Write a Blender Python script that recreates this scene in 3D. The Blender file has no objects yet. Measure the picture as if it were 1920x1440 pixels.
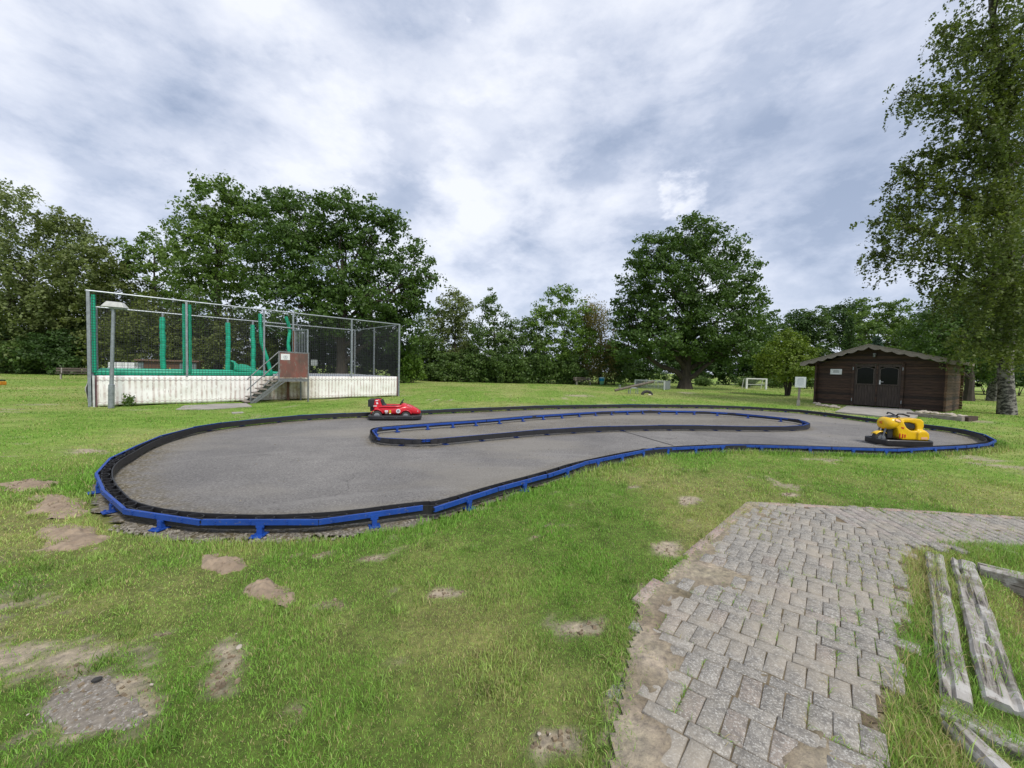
import bpy, math, random
import numpy as np
from mathutils import Vector, Matrix, Quaternion

rnd = random.Random(7)
RS = np.random.RandomState(11)
scene = bpy.context.scene
COL = scene.collection

# ------------------------------------------------------------------ camera
F, CX, CY, H = 721., 960., 720., 1.55
PT, RO = math.radians(2.2), math.radians(1.4)
_f = Vector((0, math.cos(PT), -math.sin(PT)))
_u0 = Vector((0, math.sin(PT), math.cos(PT)))
_r0 = Vector((1, 0, 0))
_r = _r0 * math.cos(RO) + _u0 * math.sin(RO)
_u = -_r0 * math.sin(RO) + _u0 * math.cos(RO)

def ray(x, y):
    return _f + _r * ((x - CX) / F) + _u * ((CY - y) / F)
def G(x, y, z=0.):                       # photo pixel -> point at height z
    d = ray(x, y); t = (z - H) / d.z
    return Vector((d.x * t, d.y * t, z))
def AT(x, y, Y):                         # photo pixel -> point at distance Y
    d = ray(x, y); t = Y / d.y
    return Vector((d.x * t, Y, H + d.z * t))

cam = bpy.data.cameras.new("camera")
cam.sensor_fit = 'HORIZONTAL'
cam.angle = 2 * math.atan(960 / F)
cam.clip_end = 3000; cam.clip_start = 0.05
co = bpy.data.objects.new("camera", cam); COL.objects.link(co)
m = Matrix((_r, _u, -_f)).transposed().to_4x4(); m.translation = (0, 0, H)
co.matrix_world = m
scene.camera = co

# ------------------------------------------------------------------ noise
def _hash(ix, iy, s):
    n = (ix * 374761393 + iy * 668265263 + s * 982451653) & 0x7fffffff
    n = ((n ^ (n >> 13)) * 1274126177) & 0x7fffffff
    n = (n ^ (n >> 16)) & 0xffff
    return n / 65535.
def vnoise(x, y, s=0):
    x = np.asarray(x, float); y = np.asarray(y, float)
    ix = np.floor(x).astype(np.int64); iy = np.floor(y).astype(np.int64)
    fx = x - ix; fy = y - iy
    fx = fx * fx * (3 - 2 * fx); fy = fy * fy * (3 - 2 * fy)
    a = _hash(ix, iy, s); b = _hash(ix + 1, iy, s); c = _hash(ix, iy + 1, s); d = _hash(ix + 1, iy + 1, s)
    return (a * (1 - fx) + b * fx) * (1 - fy) + (c * (1 - fx) + d * fx) * fy
def fbm(x, y, s=0, o=4):
    t = 0; a = .5; n = 0
    for i in range(o):
        t = t + a * vnoise(x, y, s + i * 17); n += a
        x = np.asarray(x) * 2.03 + 3.1; y = np.asarray(y) * 2.03 + 1.7; a *= .5
    return t / n
def sstep(a, b, x):
    t = np.clip((x - a) / (b - a), 0, 1); return t * t * (3 - 2 * t)
def in_poly(x, y, poly):
    r = np.zeros(np.shape(x), bool); n = len(poly)
    for i in range(n):
        x0, y0 = poly[i][:2]; x1, y1 = poly[(i + 1) % n][:2]
        if y0 == y1: continue
        c = ((y0 > y) != (y1 > y)) & (x < (x1 - x0) * (y - y0) / (y1 - y0) + x0)
        r ^= c
    return r
def seg_dist(x, y, poly, closed=True):
    d = np.full(np.shape(x), 1e9); n = len(poly)
    for i in range(n if closed else n - 1):
        ax, ay = poly[i][:2]; bx, by = poly[(i + 1) % n][:2]
        L = (bx - ax) ** 2 + (by - ay) ** 2 + 1e-12
        t = np.clip(((x - ax) * (bx - ax) + (y - ay) * (by - ay)) / L, 0, 1)
        d = np.minimum(d, np.hypot(x - ax - t * (bx - ax), y - ay - t * (by - ay)))
    return d

# ------------------------------------------------------------------ materials
def nmat(name):
    m = bpy.data.materials.new(name); m.use_nodes = True
    nt = m.node_tree
    return m, nt, nt.nodes['Principled BSDF']
def N(nt, t, **kw):
    n = nt.nodes.new(t)
    for k, v in kw.items(): setattr(n, k, v)
    return n
def link(nt, a, b): nt.links.new(a, b)
def mixc(nt, fac, a, b, blend='MIX'):
    n = nt.nodes.new('ShaderNodeMix'); n.data_type = 'RGBA'; n.blend_type = blend
    for sock, v in ((n.inputs[0], fac), (n.inputs[6], a), (n.inputs[7], b)):
        if isinstance(v, bpy.types.NodeSocket): nt.links.new(v, sock)
        elif isinstance(v, (int, float)): sock.default_value = v
        else: sock.default_value = (*v, 1) if len(v) == 3 else v
    return n.outputs[2]
def noise(nt, scale, detail=5, rough=.55, vec=None, dist=0):
    n = N(nt, 'ShaderNodeTexNoise'); n.inputs['Scale'].default_value = scale
    n.inputs['Detail'].default_value = detail; n.inputs['Roughness'].default_value = rough
    n.inputs['Distortion'].default_value = dist
    if vec is not None: link(nt, vec, n.inputs['Vector'])
    return n.outputs['Fac']
def ramp(nt, fac, stops):
    n = N(nt, 'ShaderNodeValToRGB'); e = n.color_ramp.elements
    while len(e) < len(stops): e.new(.5)
    for el, (p, c) in zip(e, stops):
        el.position = p; el.color = (*c, 1) if not isinstance(c, (int, float)) else (c, c, c, 1)
    link(nt, fac, n.inputs[0]); return n.outputs['Color']
def objvec(nt, sc=(1, 1, 1), rot=(0, 0, 0)):
    t = N(nt, 'ShaderNodeTexCoord'); mp = N(nt, 'ShaderNodeMapping')
    mp.inputs['Scale'].default_value = sc; mp.inputs['Rotation'].default_value = rot
    link(nt, t.outputs['Object'], mp.inputs['Vector']); return mp.outputs['Vector']
def bump(nt, b, h, strength=.3, dist=.01):
    n = N(nt, 'ShaderNodeBump'); n.inputs['Strength'].default_value = strength
    n.inputs['Distance'].default_value = dist
    link(nt, h, n.inputs['Height']); link(nt, n.outputs[0], b.inputs['Normal'])
def pm(name, c1, c2=None, rough=.6, scale=8., sc=(1, 1, 1), metal=0., bmp=.15, c3=None, t3=.66, lo=.35, hi=.65, spec=.5, s3=None):
    m, nt, b = nmat(name)
    v = objvec(nt, sc)
    c2 = c2 or tuple(x * .72 for x in c1)
    n1 = noise(nt, scale, 7, .6, v)
    col = ramp(nt, n1, [(lo, c1), (hi, c2)])
    if c3:
        n2 = noise(nt, s3 or scale * 2.7, 6, .65, v)
        col = mixc(nt, ramp(nt, n2, [(t3 - .04, 0.), (t3 + .05, 1.)]), col, c3)
    link(nt, col, b.inputs['Base Color'])
    b.inputs['Roughness'].default_value = rough; b.inputs['Metallic'].default_value = metal
    b.inputs['Specular IOR Level'].default_value = spec
    if bmp: bump(nt, b, noise(nt, scale * 5, 5, .6, v), bmp, .006)
    return m
def attr_mat(name, rough=.6, trans=.25, spec=.25, mul=1.):
    m, nt, b = nmat(name)
    a = N(nt, 'ShaderNodeAttribute'); a.attribute_name = 'Col'
    col = a.outputs['Color']
    if mul != 1: col = mixc(nt, 1., col, (mul, mul, mul), 'MULTIPLY')
    link(nt, col, b.inputs['Base Color'])
    b.inputs['Roughness'].default_value = rough; b.inputs['Specular IOR Level'].default_value = spec
    if trans:
        t = N(nt, 'ShaderNodeBsdfTranslucent'); link(nt, mixc(nt, 1., col, (1.25, 1.3, .7), 'MULTIPLY'), t.inputs['Color'])
        mx = N(nt, 'ShaderNodeMixShader'); mx.inputs[0].default_value = trans
        link(nt, b.outputs[0], mx.inputs[1]); link(nt, t.outputs[0], mx.inputs[2])
        link(nt, mx.outputs[0], nt.nodes['Material Output'].inputs['Surface'])
    return m

M = {}
M['leaf'] = attr_mat('leaf', .5, .3, .35)
M['grass'] = attr_mat('grass_blade', .55, .3, .25)
M['bark'] = pm('bark', (.07, .055, .042), (.035, .028, .022), .9, 6, (1, 1, .25), bmp=.8)
M['birchbark'] = pm('birch_bark', (.27, .255, .23), (.13, .12, .11), .8, 3, (1, 1, 1.5), bmp=.5, c3=(.03, .028, .025), t3=.50, s3=6)
M['twig'] = pm('twig_bark', (.05, .04, .032), (.03, .025, .02), .9, 6, bmp=0)
M['blue'] = pm('blue_paint', (.010, .066, .34), (.007, .045, .25), .5, 5, bmp=.2, c3=(.12, .13, .17), t3=.63, s3=30)
M['rubber'] = pm('black_rubber', (.012, .012, .014), (.022, .022, .024), .55, 10, bmp=.2)
M['galv'] = pm('galvanised_steel', (.36, .39, .42), (.24, .26, .28), .45, 12, metal=.6, bmp=.05)
M['galv2'] = pm('dull_steel', (.25, .26, .275), (.15, .155, .16), .55, 12, metal=.5, bmp=.05)
M['rust'] = pm('rust', (.18, .08, .045), (.08, .04, .03), .85, 20)
M['net'] = pm('net_cord', (.028, .03, .035), None, .8, 8, bmp=0)
M['green'] = pm('green_vinyl', (.012, .40, .24), (.008, .31, .18), .42, 4, bmp=.2)
M['deck'] = pm('deck_grey', (.33, .36, .38), (.24, .26, .28), .6, 3, bmp=.1)
M['concrete'] = pm('concrete', (.36, .33, .29), (.24, .225, .20), .9, 2.2, bmp=.4, c3=(.42, .40, .36), t3=.6, s3=30)
M['white'] = pm('white_enamel', (.78, .79, .80), (.68, .69, .70), .45, 6, bmp=.03)
M['whitemetal'] = pm('weathered_white_paint', (.58, .60, .60), (.42, .43, .43), .55, 8, bmp=.05)
M['ink'] = pm('printed_ink', (.18, .2, .23), (.14, .15, .18), .6, 20, bmp=0)
M['blackp'] = pm('black_plastic', (.018, .018, .02), (.028, .028, .03), .38, 8, bmp=.06)
M['red'] = pm('red_glossfibre', (.58, .018, .03), (.47, .014, .025), .25, 5, bmp=.02)
M['yellow'] = pm('yellow_glossfibre', (.80, .50, .008), (.70, .41, .006), .25, 5, bmp=.02)
M['decalred'] = pm('red_sticker', (.62, .03, .02), None, .4, 8, bmp=0)
M['decalyel'] = pm('yellow_sticker', (.85, .62, .02), None, .4, 8, bmp=0)
M['decalpink'] = pm('faded_sticker', (.75, .45, .25), (.70, .35, .20), .5, 8, bmp=0)
M['glassdark'] = pm('dark_window', (.005, .006, .005), (.008, .009, .007), .12, 2, bmp=0, spec=.12)
M['chrome'] = pm('wheel_metal', (.5, .52, .53), (.35, .36, .37), .3, 10, metal=.8, bmp=.03)
M['log'] = pm('dark_stained_log', (.060, .034, .022), (.022, .013, .009), .75, 5, (.6, .6, 6), bmp=.5, c3=(.10, .07, .05), t3=.72, s3=16)
M['logside'] = pm('sunlit_side_log', (.105, .064, .036), (.055, .033, .020), .8, 5, (.6, .6, 6), bmp=.5)  # lighter copy of the log brown: sun on the right wall put into the colour
M['doorwood'] = pm('door_boards', (.075, .054, .043), (.032, .022, .018), .75, 5, (7, 7, .5), bmp=.5, c3=(.13, .10, .08), t3=.7, s3=9)
M['greywood'] = pm('weathered_board', (.31, .27, .235), (.18, .152, .13), .85, 6, (1, 1, 5), bmp=.5, c3=(.28, .25, .21), t3=.66, s3=12)
M['felt'] = pm('roof_felt', (.14, .12, .105), (.08, .07, .06), .9, 6, bmp=.5, c3=(.16, .17, .10), t3=.66)
M['benchwood'] = pm('bench_slat', (.13, .105, .085), (.07, .057, .047), .8, 7, (.4, .4, 3), bmp=.3)
M['logwood'] = pm('peeled_log', (.17, .145, .115), (.10, .083, .065), .8, 6, bmp=.4)
M['plywood'] = pm('stained_plywood', (.21, .075, .06), (.10, .065, .055), .75, 3.2, (1, 1, .45), bmp=.25, c3=(.17, .13, .11), t3=.58, s3=9)
M['stone'] = pm('pale_stone', (.52, .46, .38), (.36, .31, .25), .85, 12, bmp=.4)
M['brown'] = pm('brown_cladding', (.14, .075, .045), (.09, .05, .03), .8, 6, (1, 1, 9), bmp=.3)
M['greyblue'] = pm('greyblue_door', (.16, .21, .22), (.12, .16, .17), .6, 6)
M['binblue'] = pm('blue_bin_plastic', (.02, .25, .45), None, .4, 6, bmp=.05)
M['bingreen'] = pm('green_bin_plastic', (.16, .42, .22), None, .45, 6, bmp=.05)
M['orange'] = pm('orange_paint', (.62, .24, .02), None, .5, 6, bmp=.05)
M['tyre'] = pm('old_tyre', (.02, .02, .02), (.05, .048, .045), .85, 12, bmp=.3)

for _k in ('log', 'logside'):
    nt = M[_k].node_tree; b = nt.nodes['Principled BSDF']; src = b.inputs['Base Color'].links[0].from_socket
    t = N(nt, 'ShaderNodeTexCoord'); s_ = N(nt, 'ShaderNodeSeparateXYZ'); link(nt, t.outputs['Object'], s_.inputs[0])
    d_ = N(nt, 'ShaderNodeMath', operation='MULTIPLY_ADD'); link(nt, s_.outputs['Z'], d_.inputs[0]); d_.inputs[1].default_value = 1 / .135; d_.inputs[2].default_value = -.148
    f_ = N(nt, 'ShaderNodeMath', operation='FLOOR'); link(nt, d_.outputs[0], f_.inputs[0])
    wn_ = N(nt, 'ShaderNodeTexWhiteNoise', noise_dimensions='1D'); link(nt, f_.outputs[0], wn_.inputs['W'])
    tone = ramp(nt, wn_.outputs['Value'], [(0., (.6, .6, .62)), (1., (1.75, 1.6, 1.5))])
    link(nt, mixc(nt, 1., src, tone, 'MULTIPLY'), b.inputs['Base Color'])
# sleeper timber: silvery top with dark cracks along the grain (local x)
def sleeper_mat():
    m, nt, b = nmat('silvered_timber')
    v = objvec(nt, (1.6, 26, 26)); v2 = objvec(nt, (1, 1, 1))
    n1 = noise(nt, 1., 8, .7, v, .6); n2 = noise(nt, 9, 6, .7, v2)
    c = ramp(nt, n1, [(.37, (.03, .025, .02)), (.455, (.25, .225, .195)), (.60, (.38, .36, .33)), (.78, (.24, .215, .185))])
    c = mixc(nt, ramp(nt, n2, [(.53, 0.), (.60, .8)]), c, (.46, .445, .415))
    n3 = noise(nt, 3.2, 6, .7, v2)
    c = mixc(nt, ramp(nt, n3, [(.50, 0.), (.62, .85)]), c, (.10, .088, .058))
    link(nt, c, b.inputs['Base Color']); b.inputs['Roughness'].default_value = .9
    bump(nt, b, n1, .5, .006); return m
M['sleeper'] = sleeper_mat()

# banner skirt: white sheet printed with uneven reddish-grey posts
def banner_mat():
    m, nt, b = nmat('printed_banner')
    t = N(nt, 'ShaderNodeTexCoord'); s = N(nt, 'ShaderNodeSeparateXYZ'); link(nt, t.outputs['Object'], s.inputs[0])
    def nz(sx, sz, lo, hi, det=4):
        mp = N(nt, 'ShaderNodeMapping'); mp.inputs['Scale'].default_value = (sx, 1, sz); link(nt, t.outputs['Object'], mp.inputs['Vector'])
        return ramp(nt, noise(nt, 1., det, .65, mp.outputs['Vector']), [(lo, 0.), (hi, 1.)])
    wv = N(nt, 'ShaderNodeTexWave', wave_type='BANDS', bands_direction='X'); wv.inputs['Scale'].default_value = 2.15; wv.inputs['Distortion'].default_value = 1.1; wv.inputs['Detail'].default_value = 2.; wv.inputs['Detail Scale'].default_value = 1.6
    link(nt, t.outputs['Object'], wv.inputs['Vector'])
    post = mixc(nt, 1., ramp(nt, wv.outputs['Fac'], [(.42, 0.), (.9, 1.)]), nz(2.2, 3., .28, .62), 'MULTIPLY')
    base = mixc(nt, post, (.89, .87, .84), (.56, .46, .43))
    base = mixc(nt, mixc(nt, 1., nz(30, 1.2, .60, .66), nz(4, 7, .40, .55), 'MULTIPLY'), base, (.30, .25, .245))
    base = mixc(nt, nz(6, 3.4, .56, .62), base, (.88, .87, .84))
    # dark scalloped line near the top and the bottom edge of the print
    w = N(nt, 'ShaderNodeMath', operation='SINE'); k = N(nt, 'ShaderNodeMath', operation='MULTIPLY'); k.inputs[1].default_value = 42.
    link(nt, s.outputs['X'], k.inputs[0]); link(nt, k.outputs[0], w.inputs[0])
    for z0, wd, cc in ((.86, .018, (.12, .10, .11)), (.965, .012, (.30, .27, .27)), (.14, .014, (.30, .2, .19))):
        a = N(nt, 'ShaderNodeMath', operation='MULTIPLY_ADD'); link(nt, w.outputs[0], a.inputs[0]); a.inputs[1].default_value = .016; a.inputs[2].default_value = -z0
        d = N(nt, 'ShaderNodeMath', operation='ADD'); link(nt, a.outputs[0], d.inputs[0]); link(nt, s.outputs['Z'], d.inputs[1])
        e = N(nt, 'ShaderNodeMath', operation='ABSOLUTE'); link(nt, d.outputs[0], e.inputs[0])
        f_ = N(nt, 'ShaderNodeMath', operation='LESS_THAN'); link(nt, e.outputs[0], f_.inputs[0]); f_.inputs[1].default_value = wd
        g = N(nt, 'ShaderNodeMath', operation='MULTIPLY'); link(nt, f_.outputs[0], g.inputs[0])
        link(nt, noise(nt, 9, 4, .7, t.outputs['Object']), g.inputs[1])
        base = mixc(nt, g.outputs[0], base, cc)
    # browner and darker around the stairs
    a = N(nt, 'ShaderNodeMath', operation='SUBTRACT'); link(nt, s.outputs['X'], a.inputs[0]); a.inputs[1].default_value = 5.75
    e = N(nt, 'ShaderNodeMath', operation='ABSOLUTE'); link(nt, a.outputs[0], e.inputs[0])
    st = N(nt, 'ShaderNodeMapRange'); st.inputs[1].default_value = .3; st.inputs[2].default_value = 1.3; st.inputs[3].default_value = .95; st.inputs[4].default_value = 0.
    link(nt, e.outputs[0], st.inputs[0])
    mm = N(nt, 'ShaderNodeMath', operation='MULTIPLY'); link(nt, st.outputs[0], mm.inputs[0])
    link(nt, ramp(nt, noise(nt, 3., 5, .7, t.outputs['Object']), [(.3, .35), (.6, 1.)]), mm.inputs[1])
    base = mixc(nt, mm.outputs[0], base, (.30, .22, .09), 'MULTIPLY')
    link(nt, base, b.inputs['Base Color']); b.inputs['Roughness'].default_value = .55
    bump(nt, b, noise(nt, 2.2, 3, .5, t.outputs['Object']), .35, .06)
    return m
M['banner'] = banner_mat()

# ------------------------------------------------------------------ mesh helpers
def mk(name, V, Fs, mat, parent=None, col=None, smooth=False, loc=None):
    """V (n,3); Fs list of index lists or an (k,m) array"""
    me = bpy.data.meshes.new(name)
    V = np.asarray(V, np.float32).reshape(-1, 3)
    if isinstance(Fs, np.ndarray):
        k, w = Fs.shape
        me.vertices.add(len(V)); me.vertices.foreach_set('co', V.ravel())
        me.loops.add(k * w); me.loops.foreach_set('vertex_index', Fs.astype(np.int32).ravel())
        me.polygons.add(k); me.polygons.foreach_set('loop_start', np.arange(0, k * w, w, dtype=np.int32))
        me.polygons.foreach_set('loop_total', np.full(k, w, np.int32))
        me.update(calc_edges=True)
    else:
        me.from_pydata([tuple(map(float, v)) for v in V], [], Fs)
    if col is not None:
        c = np.ones((len(V), 4), np.float32); c[:, :3] = col
        a = me.color_attributes.new('Col', 'FLOAT_COLOR', 'POINT'); a.data.foreach_set('color', c.ravel())
    if smooth:
        me.polygons.foreach_set('use_smooth', np.ones(len(me.polygons), bool))
    me.materials.append(mat)
    o = bpy.data.objects.new(name, me); COL.objects.link(o)
    if parent is not None: o.parent = parent
    if loc is not None: o.location = loc
    return o

class MB:
    def __init__(s): s.v = []; s.f = []
    def add(s, vs, fs):
        b = len(s.v); s.v += [tuple(v) for v in vs]; s.f += [[i + b for i in f] for f in fs]; return s
    def box(s, c, d, R=None, taper=1.):
        x, y, z = d[0] / 2, d[1] / 2, d[2] / 2
        vs = [Vector((sx * x * (taper if sz > 0 else 1), sy * y * (taper if sz > 0 else 1), sz * z)) for sz in (-1, 1) for sx, sy in ((-1, -1), (1, -1), (1, 1), (-1, 1))]
        if R is not None: vs = [R @ v for v in vs]
        c = Vector(c)
        return s.add([v + c for v in vs], [[3, 2, 1, 0], [4, 5, 6, 7], [0, 1, 5, 4], [1, 2, 6, 5], [2, 3, 7, 6], [3, 0, 4, 7]])
    def bar(s, a, b, w, h=None, up=Vector((0, 0, 1))):     # square bar from a to b
        a, b = Vector(a), Vector(b); h = h or w
        d = (b - a); L = d.length
        if L < 1e-6: return s
        d.normalize()
        if abs(d.dot(up)) > .98: up = Vector((0, 1, 0))
        sd = d.cross(up).normalized(); u = sd.cross(d)
        vs = [p + sd * (sx * w / 2) + u * (su * h / 2) for p in (a, b) for sx, su in ((-1, -1), (1, -1), (1, 1), (-1, 1))]
        return s.add(vs, [[3, 2, 1, 0], [4, 5, 6, 7], [0, 1, 5, 4], [1, 2, 6, 5], [2, 3, 7, 6], [3, 0, 4, 7]])
    def tube(s, path, r, n=8, closed=False, caps=True):
        path = [Vector(p) for p in path]; k = len(path)
        rr = r if isinstance(r, (list, tuple)) else [r] * k
        vs = []; ref = None
        for i, p in enumerate(path):
            if closed: t = path[(i + 1) % k] - path[i - 1]
            else: t = path[min(i + 1, k - 1)] - path[max(i - 1, 0)]
            if t.length < 1e-9: t = Vector((0, 0, 1))
            t.normalize()
            if ref is None:
                ref = Vector((0, 0, 1)) if abs(t.z) < .9 else Vector((1, 0, 0))
            a = t.cross(ref).normalized(); b = a.cross(t).normalized(); ref = b
            for j in range(n):
                q = 2 * math.pi * j / n
                vs.append(p + (a * math.cos(q) + b * math.sin(q)) * rr[i])
        fs = []
        for i in range(k if closed else k - 1):
            i2 = (i + 1) % k
            for j in range(n):
                j2 = (j + 1) % n
                fs.append([i * n + j, i * n + j2, i2 * n + j2, i2 * n + j])
        if caps and not closed:
            fs.append(list(range(n - 1, -1, -1))); fs.append([(k - 1) * n + j for j in range(n)])
        return s.add(vs, fs)
    def cyl(s, c, r, h, n=20, axis='z', r2=None):
        c = Vector(c); ax = {'x': Vector((1, 0, 0)), 'y': Vector((0, 1, 0)), 'z': Vector((0, 0, 1))}[axis]
        return s.tube([c - ax * h / 2, c + ax * h / 2], [r, r if r2 is None else r2], n)
    def prism(s, poly, y0, y1, fn=None):   # poly in (x,z) extruded over y
        n = len(poly)
        vs = [(p[0], y0, p[1]) for p in poly] + [(p[0], y1, p[1]) for p in poly]
        if fn: vs = [fn(*v) for v in vs]
        return s.add(vs, [list(range(n)), list(range(2 * n - 1, n - 1, -1))] + [[i, i + n, (i + 1) % n + n, (i + 1) % n] for i in range(n)])
    def flat(s, poly, z0, z1):             # poly in (x,y) extruded over z
        n = len(poly)
        vs = [(p[0], p[1], z0) for p in poly] + [(p[0], p[1], z1) for p in poly]
        return s.add(vs, [list(range(n - 1, -1, -1)), list(range(n, 2 * n))] + [[i, (i + 1) % n, (i + 1) % n + n, i + n] for i in range(n)])
    def loft(s, secs, n=20, e=2.6):        # sections (x, cy, cz, hw, hh): superellipse rings along x
        vs = []
        for sec in secs:
            x, cy, cz, hw, hh = sec[:5]; ee = sec[5] if len(sec) > 5 else e
            for j in range(n):
                q = 2 * math.pi * j / n
                c_, s_ = math.cos(q), math.sin(q)
                vs.append((x, cy + hw * math.copysign(abs(c_) ** (2 / ee), c_), cz + hh * math.copysign(abs(s_) ** (2 / ee), s_)))
        k = len(secs); fs = []
        for i in range(k - 1):
            for j in range(n):
                j2 = (j + 1) % n
                fs.append([i * n + j, i * n + j2, (i + 1) * n + j2, (i + 1) * n + j])
        fs.append(list(range(n - 1, -1, -1))); fs.append([(k - 1) * n + j for j in range(n)])
        return s.add(vs, fs)
    def build(s, name, mat, parent=None, smooth=False, bev=0., loc=None, sub=0):
        o = mk(name, s.v, s.f, mat, parent, smooth=smooth, loc=loc)
        if bev:
            b = o.modifiers.new('bevel', 'BEVEL'); b.width = bev; b.segments = 2; b.limit_method = 'ANGLE'
        if sub:
            b = o.modifiers.new('sub', 'SUBSURF'); b.levels = sub; b.render_levels = sub
        if smooth:
            try: o.data.set_sharp_from_angle(angle=math.radians(38))
            except Exception: pass
        return o

def thing(name, label, cat, loc=(0, 0, 0), rz=0., group=None):
    o = bpy.data.objects.new(name, None); COL.objects.link(o); o.empty_display_size = .1
    o.location = loc; o.rotation_euler = (0, 0, rz)
    return tag(o, label, cat, group)
def tag(o, label=None, cat=None, group=None, kind=None):
    if label: o['label'] = label
    if cat: o['category'] = cat
    if group: o['group'] = group
    if kind: o['kind'] = kind
    return o
def copy_tree(o, parent=None):
    c = o.copy(); COL.objects.link(c); c.parent = parent
    for ch in list(o.children): copy_tree(ch, c)
    return c
def Rz(a): return Matrix.Rotation(a, 3, 'Z')

# ------------------------------------------------------------------ track outline (tops of the rails, z = .15)
ZR = .15
outer_px = [(177.3, 886.8), (190.4, 917.5), (232, 953.5), (376.6, 974.8), (598, 974.8), (795, 948), (815, 951.4), (934.6, 913.6), (1027, 889), (1096, 866.5), (1224.6, 840.6), (1378, 833.3),
            (1478, 836), (1560, 838.5), (1640, 840.8), (1683, 842), (1732.7, 839.5), (1813, 835.6), (1853.8, 831.5), (1868, 825.5),
            (1846, 814), (1808.5, 805), (1772, 800), (1727, 795), (1647.5, 786.2), (1564, 775.3), (1496, 767.9), (1408, 762.6), (1321, 759.4), (1175, 757.8), (1000, 760.6),
            (830, 767.5), (740, 771), (650, 774.3), (556, 778.6), (488.5, 784.7), (417, 791.8), (362.2, 800.4), (302.3, 815.5), (256.8, 834.2), (203.4, 859)]
inner_px = [(699, 806.9), (709, 820), (798, 823.8), (936, 812), (1000, 806), (1100, 800.2), (1146, 798.6), (1233, 796.9), (1320, 797.4), (1408, 799), (1466.7, 799), (1505, 797), (1516, 793.5),
            (1496, 786), (1434.6, 779.6), (1373, 774), (1318, 770.9), (1219, 769), (1131, 771.2), (1000, 779.4), (912.5, 787.3), (777, 796.5), (710, 801.7)]
OUT = [G(x, y, ZR) for x, y in outer_px]
INN = [G(x, y, ZR) for x, y in inner_px]
def offset(poly, d):                    # + = to the left of travel
    n = len(poly); r = []
    for i in range(n):
        a = (poly[i] - poly[i - 1]); b = (poly[(i + 1) % n] - poly[i])
        a.z = b.z = 0; a.normalize(); b.normalize()
        na = Vector((-a.y, a.x, 0)); nb = Vector((-b.y, b.x, 0)); k = na + nb
        if k.length < .2: k = na
        k = k.normalized()
        r.append(poly[i] + k * d / max(.5, k.dot(na)))
    return r
def area(p): return sum(p[i - 1].x * p[i].y - p[i].x * p[i - 1].y for i in range(len(p))) / 2
SO = 1 if area(OUT) > 0 else -1        # left of travel is inside when positive
SI = 1 if area(INN) > 0 else -1
def smooth_closed(p, it=2):
    for _ in range(it):
        q = []
        for i in range(len(p)):
            a, b = p[i], p[(i + 1) % len(p)]
            q += [a * .75 + b * .25, a * .25 + b * .75]
        p = q
    return p
_o1, _o2 = offset(OUT, -SO * .26), offset(OUT, -SO * .03)
asphalt_poly = smooth_closed([a.lerp(b, .52) if 2 <= i <= 4 else (a.lerp(b, .6) if i in (1, 5) else b) for i, (a, b) in enumerate(zip(_o1, _o2))], 2)
TRACK = [(p.x, p.y) for p in asphalt_poly]

# paved path
pathA = [G(1405, 945), G(1330, 1010), G(1250, 1075), G(1200, 1125), G(1160, 1260), G(1135, 1440)]
PW = [Vector((.15, .55, 0)), Vector((.55, .30, 0))]
pathB = [G(1640, 1440), G(1672, 1300), G(1700, 1180), G(1702, 1030), G(1920, 1033)]
top = [G(1920, 974), G(1660, 958)]
dr = (G(1920, 974) - G(1660, 958)).normalized()
PATH = [(p.x, p.y) for p in pathA] + [(.22, .2), (1.0, .2), (1.1, .9)] + [(p.x, p.y) for p in pathB] + [(14, 2.9), (14, 3.75)] + [(p.x, p.y) for p in top]

# sunken bed beyond the sleepers
BED = [(p.x, p.y) for p in (G(1835, 1040), G(1925, 1325), G(1935, 1440))] + [(2.2, .2), (16, .2), (16, 2.7), (5.2, 3.25)]

# bare patches: photo centre, half sizes, strength
patch_px = [(55, 910, 60, 12, 1), (112, 948, 55, 16, 1), (135, 1007, 66, 20, 1.), (422, 1058, 45, 16, .9), (493, 1112, 60, 24, 1.), (160, 848, 60, 9, .8), (185, 1315, 150, 74, 1.05),
            (430, 1225, 40, 62, 1.), (415, 1290, 40, 26, .8), (392, 1142, 40, 16, .8), (840, 1115, 50, 16, .95), (1285, 939, 36, 12, 1.), (1055, 982, 60, 12, .9), (1190, 912, 24, 7, .9), (1040, 925, 26, 7, .9),
            (900, 952, 36, 9, .95), (1480, 928, 36, 9, 1.), (1110, 1175, 60, 34, .9), (1060, 1385, 110, 60, 1.05), (1150, 1330, 60, 60, .9), (1250, 1030, 50, 24, 1.), (1215, 1120, 40, 34, 1.),
            (20, 768, 36, 7, 1), (75, 761, 16, 3, .9), (130, 1165, 36, 12, .85), (600, 1040, 60, 8, .7), (700, 1050, 40, 9, .7), (1000, 1010, 34, 8, .6), (1085, 742, 34, 3, .9), (1290, 737, 26, 2.5, .9),
            (1040, 748, 40, 2.5, .7), (300, 1190, 70, 14, .6), (560, 1330, 60, 24, .55), (760, 1240, 60, 20, .5), (950, 1180, 60, 20, .5), (640, 1135, 70, 16, .5),
            (330, 1000, 80, 8, .8), (500, 1002, 150, 8, .95), (700, 985, 60, 7, .7), (1655, 1300, 40, 120, .55)]
patches = []
for x, y, a, b, s in patch_px:
    c = G(x, y); ex = G(x + a, y) - c; ey = G(x, y - b) - c
    patches.append((c.x, c.y, ex.x, ex.y, ey.x, ey.y, s))
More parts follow.
